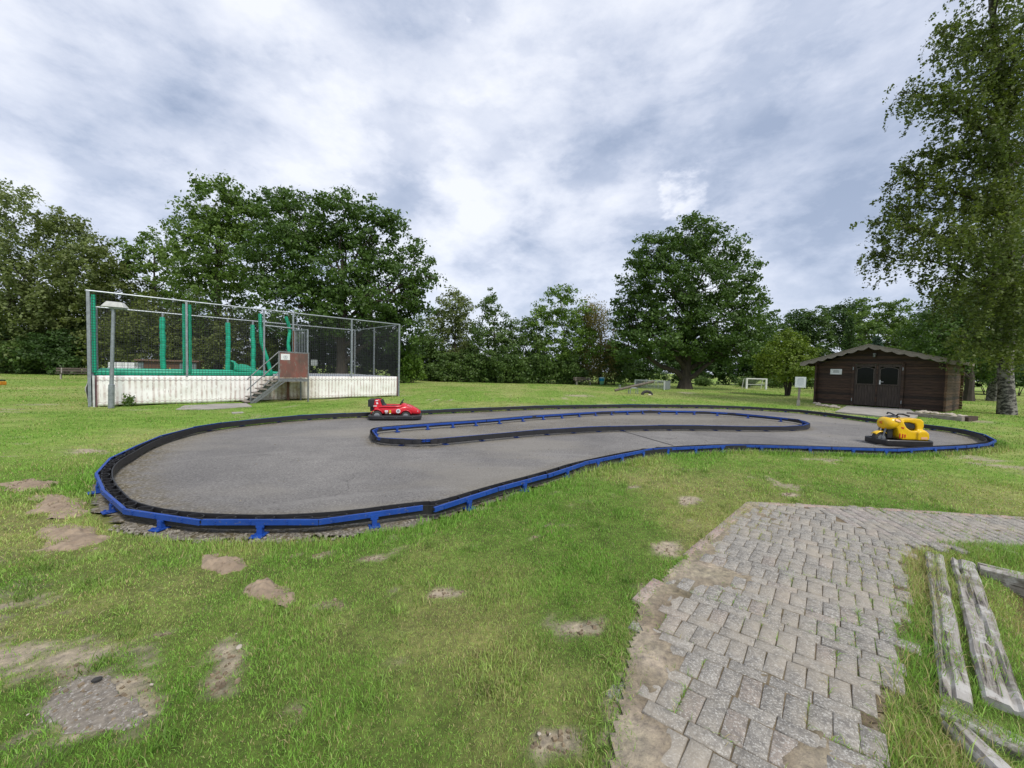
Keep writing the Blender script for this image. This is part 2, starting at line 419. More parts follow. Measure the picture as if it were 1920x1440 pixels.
def soil(x, y):
    n = fbm(x * 3.1, y * 3.1, 5, 4) - .5; n2 = fbm(x * 14, y * 14, 9, 3) - .5
    s = np.zeros(np.shape(x))
    for cx, cy, ax, ay, bx, by, st in patches:
        dx = x - cx; dy = y - cy; det = ax * by - ay * bx
        u = (dx * by - dy * bx) / det; v = (ax * dy - ay * dx) / det
        s = np.maximum(s, st * (1.04 - np.sqrt(u * u + v * v)))
    w = sstep(.52, .74, fbm(x * .55 + 7, y * .55, 21, 4)) * .38 * (1 - sstep(12, 30, y))
    s = np.maximum(s, w)
    s = s + n * 1.15 + n2 * .75
    return sstep(.30, .72, s)
def lush(x, y):        # 1 = lush green, 0 = dry yellow
    return sstep(.30, .68, fbm(x * .42 + 3, y * .42 + 9, 31, 5) + .12 * (fbm(x * 2.7, y * 2.7, 40, 3) - .5) * 2)
def gz(x, y):
    keep = np.minimum(sstep(.05, .5, seg_dist(x, y, PATH)), 1)
    ins = in_poly(x, y, PATH) | in_poly(x, y, TRACK)
    td = sstep(.0, .6, seg_dist(x, y, TRACK))
    z = ((fbm(x * 1.3, y * 1.3, 3, 3) - .5) * .07 + (fbm(x * 6, y * 6, 8, 2) - .5) * .02) * keep * td
    z = np.where(ins, -.02, z * (1 - sstep(18, 30, np.hypot(x, y))))
    z = np.where(in_poly(x, y, PATH), .004, z)
    bed = in_poly(x, y, BED); bd = seg_dist(x, y, BED)
    z = np.where(bed, z - .11 * sstep(.0, .25, bd), z)
    return z

# ------------------------------------------------------------------ ground sheet
def axis(a, b, step, far, g=1.09):
    c = list(np.arange(a, b, step)); s = step; lo = a
    up = []; x = c[-1]
    while x < far: s *= g; x += s; up.append(x)
    dn = []; s = step; x = lo
    while x > -far: s *= g; x -= s; dn.append(x)
    return np.array(dn[::-1] + c + up)
gx = axis(-6.5, 7., .055, 900.); gy = axis(-.4, 8.5, .055, 900.)
X, Y = np.meshgrid(gx, gy); xs = X.ravel(); ys = Y.ravel()
Z = gz(xs, ys)
so = soil(xs, ys); lu = lush(xs, ys)
fine = fbm(xs * 9, ys * 9, 50, 3)[:, None]
gcol = (np.array([.095, .14, .032]) * lu[:, None] + np.array([.20, .20, .08]) * (1 - lu[:, None])) * (.6 + .8 * fine)  # near ground: soil tone with the shade beneath the blades darkened into it
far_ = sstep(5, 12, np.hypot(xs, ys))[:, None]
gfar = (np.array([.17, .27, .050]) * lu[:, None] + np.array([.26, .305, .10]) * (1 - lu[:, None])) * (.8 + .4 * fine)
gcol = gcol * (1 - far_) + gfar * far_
scol = np.array([.35, .30, .235]) * (.65 + .7 * fbm(xs * 12, ys * 12, 60, 4))[:, None]
gcol = gcol * (1 - so[:, None]) + scol * so[:, None]
pin = in_poly(xs, ys, PATH)[:, None]; gcol = np.where(pin, np.array([.30, .255, .195]) * (.7 + .6 * fine), gcol)
bedm = (in_poly(xs, ys, BED) * sstep(.03, .2, seg_dist(xs, ys, BED)))[:, None]
gcol = gcol * (1 - bedm) + np.array([.115, .075, .042]) * (.55 + .9 * fine) * bedm
nx, ny = len(gx), len(gy)
idx = np.arange(nx * ny).reshape(ny, nx)
quads = np.stack([idx[:-1, :-1], idx[:-1, 1:], idx[1:, 1:], idx[1:, :-1]], -1).reshape(-1, 4)
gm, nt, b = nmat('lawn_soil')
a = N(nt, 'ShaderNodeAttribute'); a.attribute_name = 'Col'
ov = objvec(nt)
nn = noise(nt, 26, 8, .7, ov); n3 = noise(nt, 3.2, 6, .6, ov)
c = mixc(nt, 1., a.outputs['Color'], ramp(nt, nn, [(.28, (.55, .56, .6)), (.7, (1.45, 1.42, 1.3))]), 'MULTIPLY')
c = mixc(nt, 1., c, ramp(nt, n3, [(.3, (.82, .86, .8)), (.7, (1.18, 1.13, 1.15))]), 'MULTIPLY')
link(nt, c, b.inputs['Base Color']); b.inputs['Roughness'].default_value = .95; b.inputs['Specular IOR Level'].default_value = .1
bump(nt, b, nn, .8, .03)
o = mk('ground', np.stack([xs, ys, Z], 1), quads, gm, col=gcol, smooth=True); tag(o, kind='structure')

# ------------------------------------------------------------------ asphalt sheet
am, nt, b = nmat('asphalt')
ov = objvec(nt)
f1 = noise(nt, .42, 7, .68, ov); f2 = noise(nt, 42, 6, .85, ov); f3 = noise(nt, 6, 7, .7, ov); f4 = noise(nt, 34, 3, .6, ov)
c = ramp(nt, f1, [(.32, (.122, .117, .114)), (.5, (.165, .158, .151)), (.68, (.215, .205, .193))])
c = mixc(nt, 1., c, ramp(nt, f2, [(.30, (.30, .30, .31)), (.68, (1.75, 1.73, 1.70))]), 'MULTIPLY')
c = mixc(nt, ramp(nt, f3, [(.60, 0.), (.76, .45)]), c, (.26, .245, .22))
c = mixc(nt, ramp(nt, f4, [(.66, 0.), (.72, .8)]), c, (.40, .39, .37))
wob = N(nt, 'ShaderNodeTexNoise'); wob.inputs['Scale'].default_value = 1.6; wob.inputs['Detail'].default_value = 5; link(nt, ov, wob.inputs['Vector'])
wv_ = N(nt, 'ShaderNodeVectorMath', operation='MULTIPLY_ADD'); link(nt, wob.outputs['Color'], wv_.inputs[0]); wv_.inputs[1].default_value = (.9, .9, .0); link(nt, ov, wv_.inputs[2])
vo = N(nt, 'ShaderNodeTexVoronoi', feature='DISTANCE_TO_EDGE'); vo.inputs['Scale'].default_value = .38; link(nt, wv_.outputs[0], vo.inputs['Vector'])
ck = mixc(nt, 1., ramp(nt, vo.outputs['Distance'], [(.0, .6), (.0035, .0)]), ramp(nt, noise(nt, .5, 3, .5, ov), [(.50, 0.), (.58, 1.)]), 'MULTIPLY')
c = mixc(nt, ck, c, (.045, .043, .04))
arc = N(nt, 'ShaderNodeTexWave', wave_type='RINGS', rings_direction='Z'); arc.inputs['Scale'].default_value = .55; arc.inputs['Distortion'].default_value = 3.; arc.inputs['Detail'].default_value = 3.; arc.inputs['Detail Scale'].default_value = .4; link(nt, ov, arc.inputs['Vector'])
c = mixc(nt, mixc(nt, 1., ramp(nt, arc.outputs['Fac'], [(.80, 0.), (.97, .5)]), ramp(nt, noise(nt, .8, 4, .6, ov), [(.45, 0.), (.62, 1.)]), 'MULTIPLY'), c, (.235, .225, .21))
a = N(nt, 'ShaderNodeAttribute'); a.attribute_name = 'Col'
sp = N(nt, 'ShaderNodeSeparateColor'); link(nt, a.outputs['Color'], sp.inputs[0])
mm = N(nt, 'ShaderNodeMath', operation='MULTIPLY'); link(nt, sp.outputs[0], mm.inputs[0]); link(nt, ramp(nt, noise(nt, 7, 6, .7, ov), [(.36, 0.), (.56, 1.)]), mm.inputs[1])
c = mixc(nt, mm.outputs[0], c, ramp(nt, noise(nt, 30, 4, .7, ov), [(.35, (.06, .052, .022)), (.5, (.13, .105, .06)), (.66, (.38, .35, .30))]))
mm = N(nt, 'ShaderNodeMath', operation='MULTIPLY'); link(nt, sp.outputs[1], mm.inputs[0]); mm.inputs[1].default_value = .55
c = mixc(nt, mm.outputs[0], c, (.245, .225, .19))
link(nt, c, b.inputs['Base Color']); b.inputs['Roughness'].default_value = .88; b.inputs['Specular IOR Level'].default_value = .3
bump(nt, b, f2, .9, .008)
ax = np.arange(min(p[0] for p in TRACK) - .3, max(p[0] for p in TRACK) + .3, .055)
ay = np.arange(min(p[1] for p in TRACK) - .3, max(p[1] for p in TRACK) + .3, .055)
XX, YY = np.meshgrid(ax, ay); px_, py_ = XX.ravel(), YY.ravel()
ins = in_poly(px_ + (fbm(px_ * 3, py_ * 3, 301, 3) - .5) * .22, py_ + (fbm(px_ * 3, py_ * 3, 302, 3) - .5) * .22, TRACK)
d_out = seg_dist(px_, py_, [(p.x, p.y) for p in OUT]); d_in = seg_dist(px_, py_, [(p.x, p.y) for p in INN])
edge = np.maximum(1 - sstep(.12, .80, d_out), .8 * (1 - sstep(.05, .3, d_in)))
innn = in_poly(px_, py_, [(p.x, p.y) for p in INN])
edge = np.maximum(edge, innn * .55)
pale = sstep(.5, .7, fbm(px_ * .35, py_ * .9, 77, 4)) * .8
acol = np.stack([edge, pale, edge * 0], 1)
ii = np.arange(len(ax) * len(ay)).reshape(len(ay), len(ax)); insg = ins.reshape(len(ay), len(ax))
ok = insg[:-1, :-1] & insg[:-1, 1:] & insg[1:, 1:] & insg[1:, :-1]
qq = np.stack([ii[:-1, :-1], ii[:-1, 1:], ii[1:, 1:], ii[1:, :-1]], -1)[ok]
o = mk('track_surface', np.stack([px_, py_, np.full(len(px_), .006)], 1), qq.reshape(-1, 4), am, col=acol); tag(o, kind='structure')
ct = MB()
p0, p1 = G(1262, 835, .012), G(1160, 806, .012)
sd = (p1 - p0).cross(Vector((0, 0, 1))).normalized() * .02
ct.add([p0 - sd, p0 + sd, p1 + sd * .7, p1 - sd * .7], [[0, 1, 2, 3]])
o = ct.build('track_joint', pm('dark_joint', (.045, .045, .045), None, .9, 8)); tag(o, kind='structure')

# ------------------------------------------------------------------ paved path
pmt, nt, b = nmat('worn_pavers')
a = N(nt, 'ShaderNodeAttribute'); a.attribute_name = 'Col'
ov = objvec(nt)
n1 = noise(nt, 105, 4, .65, ov, .0); n2 = noise(nt, 30, 6, .7, ov); n3 = noise(nt, 2.1, 6, .7, ov); n4 = noise(nt, 120, 3, .7, ov)
c = mixc(nt, 1., a.outputs['Color'], ramp(nt, n4, [(.3, (.6, .6, .6)), (.7, (1.4, 1.4, 1.38))]), 'MULTIPLY')
c = mixc(nt, ramp(nt, n2, [(.47, 0.), (.60, .6)]), c, (.115, .108, .10))
c = mixc(nt, ramp(nt, n1, [(.55, 0.), (.60, .72)]), c, (.52, .505, .46))
c = mixc(nt, ramp(nt, n3, [(.46, 0.), (.66, .7)]), c, (.37, .325, .26))
link(nt, c, b.inputs['Base Color']); b.inputs['Roughness'].default_value = .92; b.inputs['Specular IOR Level'].default_value = .2
bump(nt, b, n4, .6, .006)
pv = []; pf = []; pc = []; joints = []
pv_path = np.array(PATH)
POLY = [(p[0], p[1]) for p in PATH]
def dirv(a): return Vector((math.cos(math.radians(a)), math.sin(math.radians(a)), 0))
def keep_in(cand, keepf):
    ok = in_poly(np.array([t[0].x for t in cand]), np.array([t[0].y for t in cand]), POLY)
    return [t for t, k in zip(cand, ok) if k and keepf(t[0])]
split = lambda c: c.x - 3.72 + (c.y - 3.44) * .25     # >0 : the branch to the right
SL, SW = .182, .088
def lay_main(keepf):                      # soldier courses alternate with stretcher courses
    al, ac = dirv(50), dirv(-36); cand = []; pos = -.2
    for i in range(40):
        off = rnd.uniform(-.03, .03)
        for j in range(-34, 38): cand.append((Vector((.3, .6, 0)) + al * (pos + SL / 2) + ac * (j * SW + off), al, ac, SL, SW))
        pos += SL; off = rnd.uniform(-.08, .08)
        for j in range(-20, 22): cand.append((Vector((.3, .6, 0)) + al * (pos + SW / 2) + ac * (j * .176 + off), ac, al, .176, SW))
        pos += SW
    return keep_in(cand, keepf)
def lay_branch(keepf):
    al, ac = dirv(76), dirv(-9); cand = []
    for i in range(-5, 15):
        for j in range(-14, 150): cand.append((Vector((3., 3.0, 0)) + al * (i * .180 + (.09 if j % 2 else 0)) + ac * (j * SW), al, ac, .180, SW))
    return keep_in(cand, keepf)
edge_line = [(p.x, p.y) for p in pathA]
bare = [(G(1290, 1075), .30, .16), (G(1210, 1225), .1, .16), (G(1180, 1395), .12, .14)]
def clear(c): return all(((c.x - q.x) / a) ** 2 + ((c.y - q.y) / b) ** 2 > 1 + .5 * math.sin(c.x * 40) for q, a, b in bare)
tiles = lay_main(lambda c: split(c) <= 0.0 and clear(c)) + lay_branch(lambda c: split(c) > 0.0)
edging = []
el = [p.copy() for p in pathA[:5]]
for a_, b_ in list(zip(el[:4], el[1:4])) + [(pathA[0], G(1660, 958)), (G(1660, 958), G(1920, 974)), (G(1920, 974), Vector((14, 3.75, 0)))]:
    d_ = (b_ - a_); L_ = d_.length; d_.normalize(); k_ = int(L_ / .182)
    nr_ = Vector((d_.y, -d_.x, 0)); nr_ = nr_ if nr_.dot(Vector((3, 3, 0)) - a_) > 0 else -nr_
    for i in range(k_ + 1):
        c_ = a_ + d_ * (i * .182 + .09) + nr_ * .01
        if clear(c_): edging.append((c_, d_, nr_, .182, .088))
tiles = [t + (False,) for t in tiles if float(seg_dist(np.array([t[0].x]), np.array([t[0].y]), edge_line[:5] , False)[0]) > .07] + [t + (True,) for t in edging]
_de = iter(seg_dist(np.array([t[0].x for t in tiles]), np.array([t[0].y for t in tiles]), edge_line, False))
for c, dv, ac, TL, TW, red in tiles:
    de = next(_de)
    L, W = TL / 2 - rnd.uniform(.001, .0035), TW / 2 - rnd.uniform(.001, .003)
    q = rnd.uniform(-.03, .03); d_ = dv * math.cos(q) + ac * math.sin(q); a_ = ac * math.cos(q) - dv * math.sin(q)
    zt = .022 + rnd.uniform(-.003, .003) - (0 if red else (.013 + rnd.uniform(0, .008)) * max(0, 1 - de / .22) * (c.y < 2.7)); tx, ty = rnd.uniform(-.015, .015), rnd.uniform(-.02, .02)
    g = rnd.uniform(.235, .285); colr = (g * 1.08, g, g * .885)
    if rnd.random() < .06: colr = (g * 1.15, g * .99, g * .85)
    if red and rnd.random() < .8: colr = (g * 1.42, g * .98, g * .86)
    if c.x > 3.6 and rnd.random() < .3: colr = (g * 1.18, g * 1.02, g * .93)
    b0 = len(pv)
    for lev, ins_, z in ((0, 0, -.03), (1, 0, zt - .004), (2, .004, zt)):
        for sx, sy in ((-1, -1), (1, -1), (1, 1), (-1, 1)):
            p = c + d_ * (sx * (L - ins_)) + a_ * (sy * (W - ins_))
            pv.append((p.x, p.y, z + (sx * L * tx + sy * W * ty if lev else 0))); pc.append(colr)
    for k in range(4):
        k2 = (k + 1) % 4
        pf.append([b0 + k, b0 + k2, b0 + 4 + k2, b0 + 4 + k]); pf.append([b0 + 4 + k, b0 + 4 + k2, b0 + 8 + k2, b0 + 8 + k])
    pf.append([b0 + 8, b0 + 9, b0 + 10, b0 + 11])
    joints.append((c.x + a_.x * (W + .002), c.y + a_.y * (W + .002), d_.x, d_.y))
V_ = np.array(pv); F_ = np.array(pf)
# flip so that normals face up
F_ = F_[:, ::-1] if np.cross(V_[F_[4][1]] - V_[F_[4][0]], V_[F_[4][2]] - V_[F_[4][0]])[2] < 0 else F_
o = mk('path', V_, F_, pmt, col=np.array(pc)); tag(o, kind='structure')
bgx = np.arange(0, 8.2, .028); bgy = np.arange(.2, 5.3, .028); XX, YY = np.meshgrid(bgx, bgy); bx_, by_ = XX.ravel(), YY.ravel()
sandm = sstep(.56, .80, fbm(bx_ * 1.5 + 4, by_ * 1.5, 401, 4)) * .8
for q, a, b in bare: sandm = np.maximum(sandm, 1.3 - np.hypot((bx_ - q.x) / (a * 1.5), (by_ - q.y) / (b * 1.5)) * .8)
del_ = seg_dist(bx_, by_, edge_line, False)
sandm = np.maximum(sandm, (1 - sstep(.0, .30, del_)) * (.1 + 1.2 * fbm(bx_ * 2.2, by_ * 2.2, 403, 3)))
bz = .0150 + .009 * np.clip(sandm, 0, 1) + (fbm(bx_ * 9, by_ * 9, 405, 4) - .5) * .012 + (fbm(bx_ * 31, by_ * 31, 406, 2) - .5) * .008
ok = in_poly(bx_ + (fbm(bx_ * 4, by_ * 4, 411, 3) - .5) * .12, by_ + (fbm(bx_ * 4, by_ * 4, 412, 3) - .5) * .12, PATH).reshape(len(bgy), len(bgx)); ii = np.arange(len(bx_)).reshape(len(bgy), len(bgx))
qk = ok[:-1, :-1] & ok[:-1, 1:] & ok[1:, 1:] & ok[1:, :-1]
qq = np.stack([ii[:-1, :-1], ii[:-1, 1:], ii[1:, 1:], ii[1:, :-1]], -1)[qk]
cs_ = np.clip(sandm, 0, 1)[:, None]; bc_ = (np.array([.16, .13, .09]) * (1 - cs_) + np.array([.345, .30, .24]) * cs_) * (.6 + .8 * fbm(bx_ * 20, by_ * 20, 415, 3))[:, None]
o = mk('path_sand_bed', np.stack([bx_, by_, bz], 1), qq, gm, col=bc_, smooth=True); tag(o, kind='structure')

# ------------------------------------------------------------------ grass blades
def blades(px, py, h, w, col, segs=2, zoff=None, lean=.45):
    n = len(px); ang = RS.rand(n) * 2 * np.pi
    la = RS.rand(n) * 2 * np.pi; le = (np.abs(RS.randn(n)) * lean + .12) * h
    ux, uy = np.cos(ang) * w / 2, np.sin(ang) * w / 2
    lx, ly = np.cos(la) * le, np.sin(la) * le
    z = gz(px, py) if zoff is None else zoff
    z = z - .004
    if segs == 2:
        V = np.zeros((n, 5, 3)); C = np.zeros((n, 5, 3))
        V[:, 0] = np.stack([px - ux, py - uy, z], 1); V[:, 1] = np.stack([px + ux, py + uy, z], 1)
        V[:, 2] = np.stack([px + ux * .8 + lx * .35, py + uy * .8 + ly * .35, z + h * .55], 1)
        V[:, 3] = np.stack([px - ux * .8 + lx * .35, py - uy * .8 + ly * .35, z + h * .55], 1)
        hz = h * np.clip(1 - .35 * (le / h) ** 2, .35, 1)
        V[:, 4] = np.stack([px + lx, py + ly, z + hz], 1)
        b = np.arange(n)[:, None] * 5
        T = np.concatenate([b + np.array([0, 1, 2]), b + np.array([0, 2, 3]), b + np.array([3, 2, 4])])
        C[:] = col[:, None, :]
        return V.reshape(-1, 3), T, C.reshape(-1, 3)
    V = np.zeros((n, 3, 3))
    V[:, 0] = np.stack([px - ux, py - uy, z], 1); V[:, 1] = np.stack([px + ux, py + uy, z], 1)
    V[:, 2] = np.stack([px + lx, py + ly, z + h], 1)
    return V.reshape(-1, 3), np.arange(n * 3).reshape(-1, 3), np.repeat(col, 3, 0)
def grass_col(x, y, straw=.16):
    n = len(x); l = lush(x, y)[:, None]
    c = np.array([.215, .40, .068]) * l + np.array([.385, .475, .145]) * (1 - l)
    fd_ = (1 - .26 * sstep(6, 16, np.hypot(x, y)))[:, None]; c = c * fd_
    v = RS.rand(n)[:, None]; c = c * (.55 + .9 * v)
    s = RS.rand(n)[:, None] < (straw * (1.6 - l))
    c = np.where(s, np.array([.46, .39, .20]) * (.7 + .6 * v), c)
    return c
def wedge(n, r0, r1, half=62):
    r = np.sqrt(RS.rand(n) * (r1 * r1 - r0 * r0) + r0 * r0); t = np.radians((RS.rand(n) * 2 - 1) * half)
    return r * np.sin(t), r * np.cos(t)
parts = []
outer_pts = [(p.x, p.y) for p in OUT]
for r0, r1, dens, h0, h1, w, sg in ((.75, 3.2, 21000, .010, .030, .0030, 2), (3.2, 5.5, 9500, .012, .032, .0042, 2), (5.5, 9.5, 2600, .016, .040, .0075, 2), (9.5, 18, 560, .02, .04, .015, 1), (18, 34, 90, .03, .055, .03, 1), (34, 60, 22, .03, .06, .055, 1)):
    n = int(dens * (r1 * r1 - r0 * r0) * math.radians(62))
    x, y = wedge(n, r0, r1)
    so = soil(x, y)
    de = seg_dist(x, y, PATH)
    keep = (RS.rand(n) > so * .97) & ~in_poly(x, y, TRACK) & ~(in_poly(x, y, PATH) & (de > .16 * sstep(.42, .66, fbm(x * 2.4, y * 2.4, 111, 3)) * RS.rand(n)))
    bd = in_poly(x, y, BED); keep &= ~(bd & (RS.rand(n) > 1.1 - sstep(.03, .22, seg_dist(x, y, BED)) * 1.02))
    dens_n = .45 + .9 * fbm(x * 1.8, y * 1.8, 90, 4)
    keep &= RS.rand(n) < dens_n
    x, y = x[keep], y[keep]
    clump = sstep(.45, .75, fbm(x * 2.6, y * 2.6, 95, 3))
    h = (h0 + (h1 - h0) * RS.rand(len(x))) * (.75 + .75 * clump)
    # longer uncut grass along the barrier
    dt = seg_dist(x, y, outer_pts); h = h * (1 + (.5 + 1.3 * fbm(x * 2, y * 2, 97, 2)) * (1 - sstep(.10, .45, dt)))
    parts.append(blades(x, y, h, w * (.7 + .6 * RS.rand(len(x))), grass_col(x, y), sg))
def join(parts):
    V = []; T = []; C = []; b = 0
    for v, t, c in parts: V.append(v); T.append(t + b); C.append(c); b += len(v)
    return np.concatenate(V), np.concatenate(T), np.concatenate(C)
V_, T_, C_ = join(parts)

tx, ty = wedge(520, 1.2, 7.5); k = (soil(tx, ty) < .5) & ~in_poly(tx, ty, TRACK) & ~in_poly(tx, ty, PATH) & ~in_poly(tx, ty, BED); tx, ty = tx[k], ty[k]
rp = RS.randint(14, 60, len(tx)); bx0 = np.repeat(tx, rp) + RS.randn(rp.sum()) * .035; by0 = np.repeat(ty, rp) + RS.randn(rp.sum()) * .035; tint = np.repeat(.55 + .5 * RS.rand(len(tx)), rp)[:, None]
parts = [(V_, T_, C_), blades(bx0, by0, .03 + .045 * RS.rand(len(bx0)), .0036 + .0008 * np.hypot(bx0, by0) * .5, grass_col(bx0, by0, .06) * tint, 2, lean=.6)]
cx2, cy2 = wedge(900, 1.2, 6.5); k = (soil(cx2, cy2) < .6) & ~in_poly(cx2, cy2, TRACK) & ~in_poly(cx2, cy2, PATH); cx2, cy2 = cx2[k], cy2[k]      # dead stalks lying flat
parts.append(blades(cx2, cy2, .02 + .02 * RS.rand(len(cx2)), np.full(len(cx2), .003), np.array([.50, .43, .26]) * (.6 + .6 * RS.rand(len(cx2))[:, None]), 2, lean=2.4))
V_, T_, C_ = join(parts)
o = mk('grass', V_, T_, M['grass'], col=C_); tag(o, kind='stuff')

# tall rough grass beside the sleepers
rough_poly = [(p.x, p.y) for p in (G(1700, 1032), G(1745, 1030), G(1768, 1150), G(1765, 1290), G(1800, 1400), G(1850, 1480), G(1655, 1480), G(1670, 1300), G(1700, 1180))]
rough2 = [(p.x, p.y) for p in (G(1770, 1025), G(1830, 1030), G(1870, 1150), G(1935, 1330), G(1915, 1330), G(1845, 1180), G(1805, 1060))]
rough3 = [(p.x, p.y) for p in (G(1745, 1020), G(1940, 1030), G(1940, 1075), G(1830, 1050), G(1800, 1032))]
parts = []
for poly, n, hmin, hmax, st in ((rough_poly, 21000, .05, .15, .5), (rough2, 5000, .05, .12, .15), (rough3, 5000, .05, .11, .2)):
    bx = [p[0] for p in poly]; by = [p[1] for p in poly]
    x = min(bx) + RS.rand(n) * (max(bx) - min(bx)); y = min(by) + RS.rand(n) * (max(by) - min(by))
    k = in_poly(x, y, poly) & (RS.rand(n) < .25 + 1.1 * fbm(x * 3, y * 3, 120, 3)); x, y = x[k], y[k]
    ins = in_poly(x, y, BED)
    c = grass_col(x, y, st); parts.append(blades(x, y, hmin + (hmax - hmin) * RS.rand(len(x)) * (.3 + fbm(x * 2, y * 2, 130, 3)), .0032 * (.7 + .6 * RS.rand(len(x))), c, 2, lean=.5))
# uncut fringe along the outer side of the rails
fx = []; fy = []
for i in list(range(0, 1)) + list(range(5, 41)):
    a, b_ = OUT[i], OUT[(i + 1) % len(OUT)]; d = (b_ - a); L = d.length; d = d / L; nr = Vector((-d.y, d.x, 0)) * -SO
    for _ in range(int(L * (420 if 5 <= i <= 19 else 160))):
        p = a + d * (rnd.random() * L) + nr * (.03 + abs(rnd.gauss(0, .10))); fx.append(p.x); fy.append(p.y)
fx = np.array(fx); fy = np.array(fy); k = RS.rand(len(fx)) < .35 + 1. * fbm(fx * 1.6, fy * 1.6, 160, 3); fx, fy = fx[k], fy[k]
parts.append(blades(fx, fy, .05 + .07 * RS.rand(len(fx)) * (.5 + fbm(fx * 2, fy * 2, 161, 2)), .004 + .0006 * np.hypot(fx, fy), grass_col(fx, fy, .12), 2, zoff=np.zeros(len(fx)), lean=.4))
# ragged fringe where the lawn meets the paving
for line, n, off in ((pathA + [Vector((.22, .2, 0))], 9000, .0), ([Vector((1.1, .9, 0))] + pathB + [Vector((14, 2.9, 0))], 9000, .02), ([pathA[0]] + top[::-1] + [Vector((14, 3.75, 0))], 7000, .0)):
    Ls = [(line[i + 1] - line[i]).length for i in range(len(line) - 1)]; tl = sum(Ls); px2 = []; py2 = []
    for i, L in enumerate(Ls):
        if line[i].x > 9: continue
        k = int(n * L / tl); t = RS.rand(k); w_ = RS.randn(k) * .045
        d = (line[i + 1] - line[i]).normalized(); px2.append(line[i].x + d.x * L * t - d.y * w_); py2.append(line[i].y + d.y * L * t + d.x * w_)
    fx = np.concatenate(px2); fy = np.concatenate(py2); k = RS.rand(len(fx)) < 1.6 * fbm(fx * 3, fy * 3, 170, 3) - .25; fx, fy = fx[k], fy[k]
    parts.append(blades(fx, fy, .015 + .035 * RS.rand(len(fx)), .0035 * (.7 + .6 * RS.rand(len(fx))), grass_col(fx, fy, .2), 2, zoff=np.full(len(fx), .006), lean=.7))
# tufts in the bed
n = 9000; x = 2.2 + RS.rand(n) * 6; y = .8 + RS.rand(n) * 2.4
k = in_poly(x, y, BED) & (fbm(x * 2.2, y * 2.2, 140, 4) > .54); x, y = x[k], y[k]
parts.append(blades(x, y, .03 + .06 * RS.rand(len(x)), np.full(len(x), .004), grass_col(x, y, .2), 2))
V_, T_, C_ = join(parts)
o = mk('rough_grass', V_, T_, M['grass'], col=C_); tag(o, kind='stuff')
# weeds growing in the joints of the paving
jx = []; jy = []
for x, y, dx, dy in joints:
    wgt = fbm(np.array([x * 1.6]), np.array([y * 1.6]), 150, 3)[0]
    right = 1.0 if (x - y) > -.35 else .35
    if y < 5 and rnd.random() < (wgt - .32) * 3.4 * right:
        k = rnd.randint(8, 34) if rnd.random() < .93 else rnd.randint(70, 150); t = np.array([rnd.uniform(-.1, .1) for _ in range(k)])
        jx += list(x + dx * t); jy += list(y + dy * t)
jx = np.array(jx); jy = np.array(jy)
V_, T_, C_ = blades(jx, jy, .012 + .045 * RS.rand(len(jx)) ** 2, np.full(len(jx), .0032), grass_col(jx, jy, .35), 2, zoff=np.full(len(jx), .014), lean=.8)
o = mk('joint_weeds', V_, T_, M['grass'], col=C_); tag(o, kind='stuff')

# ================================================================== OBJECTS
def text_obj(name, body, size, mat, parent, M4, ext=.002):
    c = bpy.data.curves.new(name, 'FONT'); c.body = body; c.size = size; c.extrude = ext; c.align_x = 'CENTER'; c.align_y = 'CENTER'
    t = bpy.data.objects.new(name, c); COL.objects.link(t)
    dg = bpy.context.evaluated_depsgraph_get()
    me = bpy.data.meshes.new_from_object(t.evaluated_get(dg))
    bpy.data.objects.remove(t)
    me.transform(M4); me.materials.clear(); me.materials.append(mat)
    o = bpy.data.objects.new(name, me); COL.objects.link(o); o.parent = parent; return o
def M4(x, y, loc):          # local axes x (right), y (up) of a flat decal
    x = Vector(x).normalized(); y = Vector(y); y = (y - x * y.dot(x)).normalized(); z = x.cross(y)
    m = Matrix((x, y, z)).transposed().to_4x4(); m.translation = loc; return m
def quad_decal(name, mat, parent, m, w, h, t=.003):
    b = MB(); b.box((0, 0, 0), (w, h, t)); o = mk(name, [m @ Vector(v) for v in b.v], b.f, mat, parent); return o
def disc_decal(name, mat, parent, m, r, t=.003, n=24):
    b = MB(); b.cyl((0, 0, 0), r, t, n); return mk(name, [m @ Vector(v) for v in b.v], b.f, mat, parent)
def lines(name, mat, parent, m, w, h, n, seed=0, t=.002):
    r = random.Random(seed); b = MB(); st = h / n
    for i in range(n):
        ww = w * r.uniform(.5, 1.)
        b.box((0, h / 2 - st * (i + .5), 0), (ww, st * .42, t))
    return mk(name, [m @ Vector(v) for v in b.v], b.f, mat, parent)

